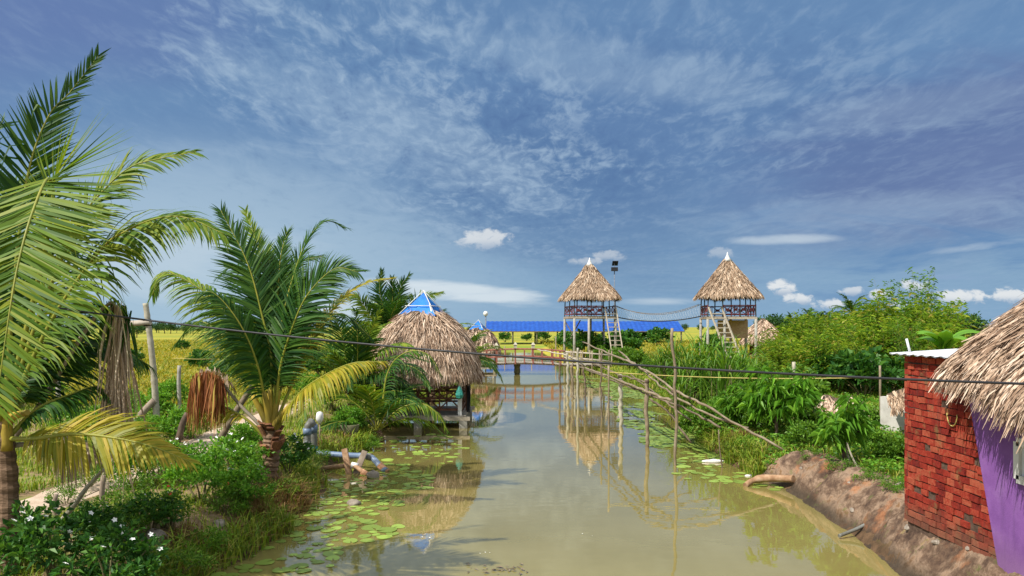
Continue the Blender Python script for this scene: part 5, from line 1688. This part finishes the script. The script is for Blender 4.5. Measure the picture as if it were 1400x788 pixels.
def pads(poly, n, r0, r1, label, group):
    poly = np.array(poly, float)
    lo = poly.min(0); hi = poly.max(0)
    wpts = np.array([onz(p[0], p[1])[:2] for p in poly])
    lo = wpts.min(0); hi = wpts.max(0)
    k = 0; tries = 0
    while k < n and tries < n * 60:
        tries += 1
        x, y = rng.uniform(lo, hi)
        ins = False; j = len(wpts) - 1
        for i in range(len(wpts)):
            xi, yi = wpts[i]; xj, yj = wpts[j]
            if (yi > y) != (yj > y) and x < (xj - xi) * (y - yi) / (yj - yi) + xi: ins = not ins
            j = i
        if not ins: continue
        if ground_z(x, y) > -.01: continue
        if vnoise(x * 2.3, y * 1.7) < -.5: continue
        r = rng.uniform(r0, r1) * (1 if rng.random() > .25 else .6)
        if any((x - q[0]) ** 2 + (y - q[1]) ** 2 < (.82 * (r + q[2])) ** 2 for q in placed): continue
        placed.append((x, y, r))
        o = bpy.data.objects.new('lily_pad', PADM[k % 5]); COL.objects.link(o)
        o.location = (x, y, .004 + .006 * rng.random()); o.scale = (r, r * rng.uniform(.85, 1), r * .9)
        o.rotation_euler = (rng.normal(0, .03), rng.normal(0, .03), rng.uniform(0, 6.28))
        tag(o, label, 'lily pad', group); k += 1


pads([(270, 805), (335, 740), (410, 690), (465, 655), (560, 640), (600, 655), (560, 690), (490, 712), (480, 745), (430, 800), (400, 815)], 190, .06, .16, 'green lily pad in the patch along the left bank below the pipes', 'lily pads along the left bank')
pads([(500, 615), (530, 598), (620, 592), (640, 610), (610, 640), (520, 640)], 52, .08, .19, 'green lily pad in front of the thatched pavilion', 'lily pads by the pavilion')
pads([(465, 705), (535, 708), (550, 725), (520, 745), (470, 742)], 10, .12, .22, 'green lily pad in the small loose group out from the left bank', 'loose lily pads off the left bank')
pads([(915, 640), (935, 615), (1000, 630), (1050, 650), (1075, 672), (1000, 665), (930, 655)], 48, .08, .18, 'pale green lily pad near the white foam by the right bank', 'lily pads near the foam')
# the dense far mat
b = MB(); n = 0
for _ in range(9000):
    y = rng.uniform(19, 51); sx = rng.random() ** 1.3 * np.interp(y, [19, 22, 26, 36, 51], [1.3, 1.7, 2.2, 3.0, 1.8]); x = float(xr(y)) - sx
    if vnoise(x * 1.2, y * .8) < -.2 + sx * .12: continue
    r = rng.uniform(.09, .17); a = np.arange(8) * PI / 4 + rng.uniform(0, 1)
    z = .006 + .012 * rng.random()
    V = np.stack([x + r * np.cos(a), y + r * np.sin(a) * .9, z + .012 * rng.normal(0, 1, 8) * .6], 1)
    b.add(V, [list(range(8))]); n += 1
    if n > 1700: break
tag(b.build('lily_pad_mat', M['pad']), kind='stuff')
# floating bits
for xp, yp, lab, sx in ((688, 780, 'raft of dry scum and leaves floating at the bottom centre', .21), (665, 757, 'small dry leaf floating left of the scum raft', .1), (795, 732, 'small pale scrap floating on the open water', .07), (575, 735, 'withered leaf floating by the tarp reflection', .14)):
    q = onz(xp, yp)
    b = MB()
    n = 34 if sx > .2 else 3
    P = q + np.concatenate([rng.normal(0, sx, (n, 2)) * [1.2, .7], .006 + .01 * rng.random((n, 1))], 1)
    a = rng.uniform(0, 6.28, n)
    leaves_at(b, P, np.stack([np.cos(a), np.sin(a), np.zeros(n)], 1), np.tile([[0, 0, 1.0]], (n, 1)) + rng.normal(0, .1, (n, 3)), sx * rng.uniform(.15, .55, n), sx * rng.uniform(.08, .22, n))
    tag(b.build('floating_debris', M['bamboo_dark'] if sx > .2 else M['petal_white'], origin=q), lab, 'debris')

# ------------------------------------------------------------------ pipes and stakes, left bank
dp = 17.6
def pipe(pts, r, mats_, lab, name='water_pipe', parts=()):
    pts = np.asarray(pts, float)
    root = thing(name, lab, 'pipe', pts[0])
    q, _ = resample(pts, 30)
    b = MB(); b.tube(q, r, 12); b.build('pipe_body', mats_, root)
    for (c, dr, rr_, ln, m_, nm) in parts:
        c = np.asarray(c, float); dr = np.asarray(dr, float) / np.linalg.norm(dr)
        b = MB(); b.tube([c - dr * ln / 2, c + dr * ln / 2], rr_, 12); b.build(nm, m_, root)
    return root


d1 = 18.0
up = px(419.5, 640, d1); tp = px(420, 588, d1)
pipe([up - [0, 0, .3], px(420, 610, d1), px(420, 592, d1), px(422, 581, d1), px(427, 579, d1 + .1)], .09, M['pvc_grey'], 'front upright grey pipe with an elbow on the left bank', parts=[(px(420, 590, d1), (0, 0, 1), .105, .16, M['pvc_blue'], 'collar'), (px(420, 605, d1), (0, 0, 1), .098, .05, M['pvc_grey'], 'collar')])
pipe([px(429, 628, d1 + .3) - [0, 0, .3], px(429, 605, d1 + .3), px(428.5, 586, d1 + .3), px(426, 578, d1 + .25), px(423, 577, d1 + .2)], .09, M['pvc_grey'], 'rear upright grey pipe with a blue elbow on the left bank', parts=[(px(428.6, 586, d1 + .3), (0, 0, 1), .105, .2, M['pvc_blue'], 'collar'), (px(429, 613, d1 + .3), (0, 0, 1), .105, .1, M['teal'], 'collar')])
pipe([px(415, 618, 18.2), px(450, 621, 18.0), px(480, 623, 17.8), px(503, 624, 17.6), px(512, 629, 17.5), px(520, 638, 17.4), px(528, 644, 17.3)], .07, M['pvc_blue'], 'blue-grey pipe lying across the stakes with a bent muddy end', parts=[(px(524, 640.5, 17.36), (.12, -.03, -.1), .078, .26, M['pvc_mud'], 'muddy_end'), (px(505, 625, 17.57), (.15, 0, -.04), .085, .12, M['pvc_grey'], 'elbow_joint')])
pipe([px(425, 642, 17.6), px(455, 639, 17.4), px(475, 637, 17.2), px(487, 639, 17.1), px(497, 646, 17.0), px(507, 652, 16.9)], .055, M['log'], 'brown muddy pipe below the blue one, its broken end in the water', parts=[(px(485, 637, 17.15), (.15, 0, -.03), .075, .16, M['foam'], 'white_joint'), (px(500, 648, 16.95), (.2, 0, -.12), .068, .22, M['pvc_mud'], 'muddy_end')])
for i, (a, c_, lab) in enumerate((((478, 652, 17.1), (471, 614, 17.3), 'thick left stake holding up the blue-grey pipe'), ((486, 648, 17.2), (499, 617, 17.45), 'right leaning plank stake beside the blue-grey pipe'))):
    a = px(*a); c_ = px(*c_)
    b = MB(); b.beam(a + (a - c_) * .4, c_, .13, .09, up=(0, 1, 0)); tag(b.build('stake', M['log' if i == 0 else 'wood'], origin=a), lab, 'stake')
# white jug upside down on a stick
q = px(437, 570, 18.8)
jg = thing('jug_marker', 'white plastic jug stuck upside down on a stick on the left bank', 'marker', (q[0], q[1], gz(q[0], q[1])))
b = MB(); b.tube([[q[0], q[1], gz(q[0], q[1]) - .1], [q[0], q[1], q[2] - .1]], .02, 6); b.build('stick', M['bamboo'], jg)
b = MB(); b.lathe([(.03, .13), (.075, .105), (.092, .03), (.095, -.05), (.07, -.115), (.04, -.14), (.035, -.18)], q, 14); b.build('jug', M['foam'], jg)
# plant pot under the round shrub
x, y = at(478, 596)
b = MB(); b.lathe([(.2, -.05), (.26, .1), (.3, .32), (.28, .34), (.22, .3)], (x, y - .1, gz(x, y)), 14); tag(b.build('plant_pot', M['moss_post'], origin=(x, y, gz(x, y))), 'dark mossy pot under the round shrub above the pipes', 'pot')

# ------------------------------------------------------------------ poles, posts and rocks on the left bank
def stick(name, a, c_, r0, r1, mat, lab, cat='pole', nodes=0, sink=.2):
    a = np.asarray(a, float); c_ = np.asarray(c_, float)
    dv = (c_ - a) / np.linalg.norm(c_ - a)
    n = 40 if nodes else 10
    k = np.linspace(0, 1, n)
    q = (a - dv * sink)[None] * (1 - k[:, None]) + c_[None] * k[:, None]
    q += .012 * np.stack([np.sin(k * 7), np.cos(k * 5), 0 * k], 1)
    r = r0 * (1 - k) + r1 * k
    if nodes: r = r * (1 + .14 * (np.abs(((k * nodes) % 1) - .5) > .44))
    b = MB(); b.tube(q, r, 10); return tag(b.build(name, M[mat], origin=a), lab, cat)


dpo = 18.5
root = thing('pole_frame', 'pale bamboo pole with a short cross bar standing at the field edge', 'pole', (px(214, 0, dpo)[0], dpo, gz(px(214, 0, dpo)[0], dpo)))
k = np.linspace(0, 1, 60)
a = px(215, 610, dpo); c_ = px(199, 415, dpo)
q = a[None] * (1 - k[:, None]) + c_[None] * k[:, None]; q[:, 0] += .06 * np.sin(k * PI)
b = MB(); b.tube(q, (.085 - .02 * k) * (1 + .12 * (np.abs(((k * 11) % 1) - .5) > .42)), 10); b.build('upright', M['bamboo_pale'], root)
b = MB(); b.tube([px(168, 444, dpo + .1), px(206, 441, dpo - .1)], .06, 8); b.tube([px(172, 441, dpo + .3), px(204, 439.5, dpo + .12)], .04, 8); b.build('cross_bar', M['wood_pale'], root)
b = MB(); b.tube([px(201, 437, dpo), px(202, 446, dpo)], .1, 10); b.build('lashing', M['black_rubber'], root)
stick('prop_pole', px(178, 585, 18.3), px(211, 547, 18.42), .09, .08, 'wood', 'short grey log propped against the pale bamboo pole', sink=.3)
stick('prop_pole', px(293, 612, 16.2), px(345, 528, 16.6), .08, .06, 'bamboo_dark', 'brown log leaning behind the dead rust frond')
stick('prop_pole', px(300, 590, 17), px(262, 545, 17), .075, .06, 'bamboo_dark', 'crossed brown stick behind the dead rust frond, leaning left') if False else None
stick('prop_pole', px(244, 598, 17.5), px(256, 565, 17.6), .08, .07, 'bark', 'dark stump of a pole behind the dead rust frond')
stick('fallen_stalk', px(82, 714, 9.6), px(141, 642, 9.2), .04, .02, 'bamboo_pale', 'bare white palm stalk leaning down to the grass under the left palm', 'palm stalk', sink=.05)
for xp, yb, yt, d_, r, lab in ((141, 705, 650, 11.4, .042, 'wooden post at the path edge under the yellow frond'), (76, 730, 690, 11.2, .035, 'thin stake by the path at the left edge'), (245, 535, 500, 26, .07, 'grey post standing in the rice beyond the bamboo pole'), (80, 545, 480, 24, .08, 'pale post at the rice field edge near the left palm')):
    q = px(xp, 0, d_); g_ = gz(q[0], d_); zt = H - (yt - HOR) / F * d_
    stick('fence_post', (q[0], d_, g_), (q[0], d_, max(zt, g_ + .4)), r, r * .9, 'wood' if d_ < 20 else 'concrete', lab, 'post')
for i, (a, c_, lab) in enumerate((((40, 708, 11.1), (141, 668, 11.38), 'upper thin cord running from the post across the path'), ((20, 703, 11.0), (141, 702, 11.38), 'lower thin cord running from the post across the path'), ((236, 490, 24), (300, 491, 24), 'pale string over the rice behind the bamboo pole'))):
    q0 = px(*a); q1 = px(*c_); b = MB(); b.tube([q0, (q0 + q1) / 2 - [0, 0, .02], q1], .008, 5); tag(b.build('cord', M['bamboo_dark'] if i < 2 else M['rope_yellow'], origin=q0), lab, 'cord')


def rock(xp, yp, r, lab, sq=(1, .8, .7), mat='rock', z=None, seed=0, name='rock'):
    rg = np.random.default_rng(seed)
    x, y = at(xp, yp) if z is None else onz(xp, yp)[:2]
    n = 16; m = 9
    th = np.linspace(0, PI, m); ph = np.arange(n + 1) * 2 * PI / n
    T_, P_ = np.meshgrid(th, ph, indexing='ij')
    o = rg.uniform(0, 6, 4)
    R_ = r * (1 + .16 * np.sin(P_ * 2 + o[0]) * np.sin(T_ * 2 + o[1]) + .1 * np.sin(P_ * 3 + o[2]) * np.sin(T_) + .07 * np.sin(T_ * 5 + o[3]))
    Gd = np.stack([x + R_ * np.sin(T_) * np.cos(P_) * sq[0], y + R_ * np.sin(T_) * np.sin(P_) * sq[1], (gz(x, y) if z is None else z) + R_ * np.cos(T_) * sq[2] + r * .25 * sq[2]], 2)
    b = MB(); b.grid(Gd[:, ::-1]); return tag(b.build(name, M[mat], origin=(x, y, gz(x, y) if z is None else z)), lab, 'rock' if mat in ('rock', 'bark') else name.split('_')[-1])


rock(212, 742, .17, 'grey rock among the dark shrubs at the bottom left', seed=1)
rock(262, 770, .12, 'small rock by the red flowers', seed=2)
rock(300, 762, .1, 'smaller rock near the water below the red flowers', seed=3)
rock(484, 690, .13, 'pale stone at the water edge beside the lily pads', z=.0, seed=4, sq=(1, .7, .6))
rock(1232, 668, .12, 'pale stone on the bank beside the brick wall', seed=5)
rock(510, 653, .14, 'wet brown stone beside the broken pipe end', z=.02, seed=6, sq=(1, .8, .8))
rock(1207, 660, .09, 'small reddish stone at the top of the clay bank', seed=7, mat='rock')

# ------------------------------------------------------------------ right bank odds and ends
lg, lr = onz(1022, 662, .08), onz(1078, 655, .22)
b = MB(); q, _ = resample([onz(1019, 664, .02), onz(1030, 657, .1), onz(1050, 654, .16), onz(1085, 655, .25)], 14)
b.tube(q, np.array([.06] * 4 + [.085] * 3 + [.075] * 7), 10); tag(b.build('driftwood', M['log'], origin=q[0]), 'smooth brown log sticking out of the right bank by the clay folds', 'log')
for xp, yp, sx, lab, m_ in ((976, 632, .26, 'long white foam slab floating by the right bank', 'foam'), (1024, 651, .12, 'small white foam piece beside the brown log', 'foam'), (1010, 633, .14, 'white foam scrap under the green bottle', 'foam')):
    rock(xp, yp, sx, lab, (1.0, .45, .22), m_, .0, int(xp), 'foam_block')
for (xp, yp, ln, ang, lab) in ((974, 600, .3, .5, 'upper green plastic bottle on the right bank edge'), (977, 611, .28, .2, 'lower green plastic bottle on the right bank edge'), (1008, 626, .22, -.6, 'green plastic bottle above the foam scrap')):
    q = onz(xp, yp, .12); dv = np.array([math.cos(ang), 0, math.sin(ang)])
    b = MB(); b.tube([q - dv * ln / 2, q - dv * (ln / 2 - .02), q + dv * ln * .18, q + dv * ln * .33, q + dv * ln * .5], [.05, .075, .075, .03, .028], 10)
    tag(b.build('plastic_bottle', M['green_plastic'], origin=q), lab, 'bottle')
stick('thin_stake', onz(987, 640), px(982, 588, wd(640)), .018, .014, 'bamboo_dark', 'thin bent stick standing in the water by the foam', 'stick', sink=.5)
rg_ = np.random.default_rng(91)
for i in range(16):
    y = rg_.uniform(8.6, 15.5); s_ = rg_.uniform(.02, .75); x = float(xr(y)) + s_; r = rg_.uniform(.03, .075)
    n_ = 10; th = np.linspace(0, PI, 6); ph = np.arange(n_ + 1) * 2 * PI / n_
    T_, P_ = np.meshgrid(th, ph, indexing='ij'); R_ = r * (1 + .25 * np.sin(P_ * 2 + i) * np.sin(T_ * 2 + i * 2) + .15 * np.sin(P_ * 3 + i))
    z = gz(x, y) + .04
    b = MB(); b.grid(np.stack([x + R_ * np.sin(T_) * np.cos(P_), y + R_ * np.sin(T_) * np.sin(P_), z + .65 * R_ * np.cos(T_)], 2)[:, ::-1], sm=False)
    tag(b.build('stone', M['rock'], origin=(x, y, z)), 'small muddy stone stuck in the slope of the clay bank', 'stone', 'stones in the clay bank')
# pipe poking out of the clay bank
pts = [onz(1147, 733, .03), px(1170, 725, 12.4) * 1.0, px(1192, 713, 11.9), px(1212, 710, 11.7), px(1224, 712, 11.75)]
zz = np.array([.05, .12, .26, .36, .42])
pts = [np.array([(xp - 700) / F * wd(yp, z), wd(yp, z), z]) for (xp, yp), z in zip(((1147, 733), (1170, 724), (1195, 712), (1212, 710), (1222, 711)), zz)]
pts[-1] = pts[-1] + [.25, .1, -.02]
pipe(pts, .028, M['pvc_grey'], 'thin grey drain pipe sticking out of the clay bank under the brick wall', 'drain_pipe')
# pale stick tripod round the little tree
x, y = at(1160, 640)
for i, (a, c_, lab) in enumerate((((1163, 640), (1148, 575), 'thin pale stick leaning on the left of the small forked tree'), ((1174, 645), (1157, 605), 'short pale stick propping the small forked tree'))):
    xx, yy_ = at(*a); stick('prop_stick', (xx, yy_, gz(xx, yy_)), px(c_[0], c_[1], yy_ + .1), .022, .014, 'wood_pale', lab, 'stick')
# grey thatch heap (lean-to) and cement wall behind the greenery
q = gpt(1150, 20.5)
b = MB()
A = px(1150, 540, 21.0); 
def SL(u, v):
    ridge = np.stack([A[0] - .45 + .9 * u, np.full_like(u, A[1] + .3), A[2] - .05 + .05 * np.sin(u * 9)], -1)
    eave = np.stack([A[0] - 1.1 + 2.3 * u, np.full_like(u, A[1] - .75), np.full_like(u, .62)], -1)
    return ridge + (eave - ridge) * v[..., None]
b = thatch(SL, 14, 1500, .5, .05, .6, 77, closed=False)
rt = thing('thatch_lean_to', 'grey sloping thatch lean-to half buried in the bushes', 'shelter', q)
b.build('roof', [M['thatch_grey'], M['under']], rt)
b = MB(); b.beam([A[0] - 1, A[1] + .3, .3], [A[0] - .4, A[1] + .3, A[2] - .1], .08, .08); b.beam([A[0] + 1, A[1] + .3, .3], [A[0] + .4, A[1] + .3, A[2] - .1], .08, .08); b.build('frame', M['wood'], rt)
q0 = gpt(1206, 19.6); q1 = gpt(1262, 18.6)
b = MB(); zt = H - (545 - HOR) / F * 19
b.beam([q0[0], q0[1], (zt + .3) / 2], [q1[0], q1[1], (zt + .3) / 2], .15, zt - .3)
tag(b.build('cement_wall', M['plaster_grey'], origin=q0), 'plain grey cement wall behind the bushes beside the brick wall', 'wall')
def SL2(u, v):
    c0 = px(1212, 538, 18.9); c1_ = px(1262, 520, 18.0)
    rg_ = c0 + (c1_ - c0) * u[..., None]
    return rg_ + np.array([-.1, -.5, -.32]) * v[..., None]
rt = thing('thatch_bundle', 'small brown thatch awning beside the brick wall', 'awning', q1)
b = thatch(SL2, 10, 700, .3, .04, .6, 78, closed=False); b.build('roof', [M['thatch'], M['under']], rt)
q = px(1085, 505, 26)
stick('white_post', (q[0], 26, gz(q[0], 26)), (q[0], 26, H - (495 - HOR) / F * 26), .06, .06, 'bamboo_pale', 'short pale post in the dark bushes under the thicket', 'post')
# far posts along the rice beyond the bridge
for i, xp in enumerate((690, 727, 760)):
    q = gpt(xp, 80); stick('field_post', q, q + [0, 0, 2.2], .07, .06, 'wood', ('left', 'middle', 'right')[i] + ' of the three thin posts beyond the red bridge', 'post')

# ------------------------------------------------------------------ sky
EXPO = .5
world = bpy.data.worlds.new('World'); scene.world = world; world.use_nodes = True
nt = world.node_tree
for n in list(nt.nodes): nt.nodes.remove(n)
out = nt.nodes.new('ShaderNodeOutputWorld'); bg = nt.nodes.new('ShaderNodeBackground')
nt.links.new(bg.outputs[0], out.inputs[0])
BGS = .1
bg.inputs[1].default_value = BGS
SUN = np.array([-.66, -.48, 0]); EL = math.radians(50)
az = math.atan2(SUN[0], SUN[1])
sky = nt.nodes.new('ShaderNodeTexSky'); sky.sky_type = 'NISHITA'; sky.sun_disc = False
sky.sun_elevation = EL; sky.sun_rotation = az
sky.air_density = 1.0; sky.dust_density = 1.0; sky.ozone_density = 2.0
tc = nt.nodes.new('ShaderNodeTexCoord'); sp = nt.nodes.new('ShaderNodeSeparateXYZ'); nt.links.new(tc.outputs['Generated'], sp.inputs[0])
X, Y, Z = sp.outputs
Zc = mth(nt, 'ADD', mth(nt, 'MAXIMUM', Z, 0.0), .10)
U = mth(nt, 'DIVIDE', X, Zc); V = mth(nt, 'DIVIDE', Y, Zc)
cb = nt.nodes.new('ShaderNodeCombineXYZ'); nt.links.new(U, cb.inputs[0]); nt.links.new(V, cb.inputs[1])
P = cb.outputs[0]
Yc = mth(nt, 'MAXIMUM', Y, .05)
u = mth(nt, 'DIVIDE', X, Yc); v = mth(nt, 'DIVIDE', Z, Yc)
cb2 = nt.nodes.new('ShaderNodeCombineXYZ'); nt.links.new(u, cb2.inputs[0]); nt.links.new(v, cb2.inputs[1]); Q = cb2.outputs[0]


def su(x): return (x - 700) / F
def sv(y): return (HOR - y) / F


def blob(x, y, rx, ry, edge=.6, nz=None, amt=.9, rot=0.0):
    """soft patch of cloud round a direction"""
    a = mth(nt, 'SUBTRACT', u, su(x)); b_ = mth(nt, 'SUBTRACT', v, sv(y))
    if rot:
        c, s = math.cos(rot), math.sin(rot)
        a2 = mth(nt, 'ADD', mth(nt, 'MULTIPLY', a, c), mth(nt, 'MULTIPLY', b_, s))
        b2 = mth(nt, 'SUBTRACT', mth(nt, 'MULTIPLY', b_, c), mth(nt, 'MULTIPLY', a, s)); a, b_ = a2, b2
    a = mth(nt, 'MULTIPLY', a, F / rx); b_ = mth(nt, 'MULTIPLY', b_, F / ry)
    e = mth(nt, 'SUBTRACT', 1.0, mth(nt, 'ADD', mth(nt, 'MULTIPLY', a, a), mth(nt, 'MULTIPLY', b_, b_)))
    if nz is not None: e = mth(nt, 'MULTIPLY_ADD', mth(nt, 'SUBTRACT', nz, .5), amt * 2, e)
    return sstep(nt, e, 0.0, edge)


def lin(*c):
    """display colour (0-255) -> scene value before exposure and background strength"""
    return tuple((((k / 255 + .055) / 1.055) ** 2.4 if k > 10 else k / 255 / 12.92) / (2 ** EXPO) / BGS for k in c)


nsk = noise(nt, 1.0, 3, .5, vec=P, sc3=(.3, .3, 1))
big = noise(nt, 1.0, 5, .55, vec=P, sc3=(.55, .9, 1), dist=.8)
mid = noise(nt, 1.0, 7, .62, vec=P, sc3=(3.4, 2.2, 1), dist=1.2)
mack = noise(nt, 1.0, 5, .62, vec=P, sc3=(20, 9, 1), dist=.5)
strk = noise(nt, 1.0, 6, .6, vec=Q, sc3=(2.0, 11, 1), dist=.9)
fine = noise(nt, 1.0, 4, .6, vec=Q, sc3=(38, 60, 1))
# clear blue from the sky texture, veiled by a thin grey-blue layer
col = mixc(nt, .82, sky.outputs[0], lin(98, 134, 176))
hz = sstep(nt, v, .16, 0.0)
col = mixc(nt, mth(nt, 'MULTIPLY', hz, .75), col, lin(136, 174, 206))
# pale thin overcast low on the left
wl = blob(180, 420, 620, 280, 1.0, nsk, .3)
col = mixc(nt, mth(nt, 'MULTIPLY', wl, .85), col, lin(170, 197, 216))
# violet-blue shaded cloud base to the upper left and right
col = mixc(nt, mth(nt, 'MULTIPLY', blob(0, 0, 420, 170, 1.0, big, .5), .6), col, lin(100, 118, 172))
col = mixc(nt, mth(nt, 'MULTIPLY', blob(1330, 210, 420, 160, 1.0, strk, .6, .2), .6), col, lin(104, 112, 158))
col = mixc(nt, mth(nt, 'MULTIPLY', blob(1000, 180, 500, 160, 1.0, strk, .8), .4), col, lin(82, 112, 160))
col = mixc(nt, mth(nt, 'MULTIPLY', blob(760, 270, 330, 130, 1.0, big, .6, -.3), .4), col, lin(82, 116, 160))
# broad pale sheets
for (x, y, rx, ry, k, rot) in ((520, 170, 330, 70, .34, -.4), (840, 95, 300, 50, .26, -.15), (1180, 290, 330, 34, .3, .06), (330, 300, 330, 120, .3, -.1), (1240, 150, 240, 36, .22, .15)):
    col = mixc(nt, mth(nt, 'MULTIPLY', blob(x, y, rx, ry, 1.0, mid, 1.0, rot), k), col, lin(168, 192, 214))
# altocumulus texture
dens = mth(nt, 'ADD', mth(nt, 'MULTIPLY', mid, .6), mth(nt, 'MULTIPLY', mack, .55))
a1 = sstep(nt, dens, .52, .74)
reg = mth(nt, 'MAXIMUM', blob(560, 130, 420, 190, .9, big, 1.4, -.35), mth(nt, 'MULTIPLY', blob(980, 110, 520, 160, .9, big, 1.6), .45))
reg = mth(nt, 'MULTIPLY_ADD', reg, .8, .2)
col = mixc(nt, mth(nt, 'MULTIPLY', mth(nt, 'MULTIPLY', a1, reg), .7), col, lin(164, 188, 212))
dk = mth(nt, 'SUBTRACT', 1.0, sstep(nt, dens, .36, .55))
col = mixc(nt, mth(nt, 'MULTIPLY', mth(nt, 'MULTIPLY', dk, reg), .5), col, lin(76, 106, 156))
# streaks on the right, and the darker blue gaps beneath them
s1 = sstep(nt, strk, .52, .72)
rg2 = blob(1150, 300, 480, 130, .9, big, .5, .05)
col = mixc(nt, mth(nt, 'MULTIPLY', mth(nt, 'MULTIPLY', s1, rg2), .6), col, lin(150, 172, 208))
s2 = mth(nt, 'SUBTRACT', 1.0, sstep(nt, strk, .3, .48))
col = mixc(nt, mth(nt, 'MULTIPLY', mth(nt, 'MULTIPLY', s2, blob(1150, 350, 520, 80, .9)), .7), col, lin(74, 122, 176))
# brighter low banks of stratus
cl = lin(214, 226, 234)
for (x, y, rx, ry, k, rot) in ((640, 402, 150, 17, .9, -.1), (560, 392, 70, 10, .7, -.15), (900, 412, 95, 9, .7, 0), (1080, 327, 110, 9, .55, .03), (1330, 338, 120, 8, .4, .12), (210, 350, 260, 60, .35, 0), (480, 420, 120, 18, .6, 0)):
    col = mixc(nt, mth(nt, 'MULTIPLY', blob(x, y, rx, ry, 1.0, strk, 2.2, rot), k), col, cl)
# small cumulus
wh = lin(236, 238, 238); sh_ = lin(170, 186, 206)
puff = noise(nt, 1.0, 6, .65, vec=Q, sc3=(48, 75, 1), dist=.4)
for (x, y, rx, ry, k) in ((660, 328, 40, 14, .7), (1069, 394, 21, 11, .85), (1093, 409, 21, 8, .8), (1138, 416, 27, 8, .8), (1165, 398, 18, 7, .6), (1205, 404, 18, 8, .8), (1252, 391, 21, 9, .75), (1312, 407, 40, 11, .85), (1383, 405, 30, 12, .85), (800, 358, 24, 6, .4), (832, 350, 24, 8, .4), (985, 346, 18, 9, .3), (1230, 418, 20, 6, .5)):
    m_ = mth(nt, 'MULTIPLY', blob(x, y, rx * 1.08, ry * 1.1, .8, puff, 1.7), k)
    lowf = sstep(nt, mth(nt, 'MULTIPLY', mth(nt, 'SUBTRACT', v, sv(y + ry * .3)), F / ry), -.7, .5)
    col = mixc(nt, m_, col, mixc(nt, lowf, sh_, wh))
# added fill light: unseen sky overhead and behind the viewer brightened to lift shade
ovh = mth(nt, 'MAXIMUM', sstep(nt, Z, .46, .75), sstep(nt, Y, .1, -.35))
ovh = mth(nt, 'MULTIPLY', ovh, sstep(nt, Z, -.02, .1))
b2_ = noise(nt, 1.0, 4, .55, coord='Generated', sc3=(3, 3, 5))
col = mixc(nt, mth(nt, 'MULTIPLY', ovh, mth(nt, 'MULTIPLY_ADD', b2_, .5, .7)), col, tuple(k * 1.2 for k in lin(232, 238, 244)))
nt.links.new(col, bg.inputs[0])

sd = bpy.data.lights.new('sun', 'SUN'); sd.energy = 4.4; sd.angle = math.radians(.53); sd.color = (1, .95, .86)
so = bpy.data.objects.new('sun', sd); COL.objects.link(so)
hv = SUN / np.linalg.norm(SUN) * math.cos(EL); S3 = Vector((hv[0], hv[1], math.sin(EL)))
so.rotation_euler = (-S3).to_track_quat('-Z', 'Y').to_euler(); so.location = S3 * 60

cam = bpy.data.cameras.new('camera'); cam.sensor_width = 36; cam.lens = F / 1400 * 36
cam.shift_y = (HOR - 394) / 1400
cam.clip_start = .1; cam.clip_end = 9000
co = bpy.data.objects.new('camera', cam); COL.objects.link(co)
co.location = (0, 0, H); co.rotation_euler = (PI / 2, 0, 0)
scene.camera = co
scene.view_settings.view_transform = 'Standard'; scene.view_settings.look = 'None'
scene.view_settings.exposure = EXPO; scene.view_settings.gamma = 1.0; scene.view_settings.use_curve_mapping = False
scene.render.engine = 'CYCLES'
cy = scene.cycles
cy.use_denoising = True
cy.max_bounces = 6; cy.diffuse_bounces = 2; cy.glossy_bounces = 3; cy.transmission_bounces = 3; cy.transparent_max_bounces = 4
cy.caustics_reflective = False; cy.caustics_refractive = False
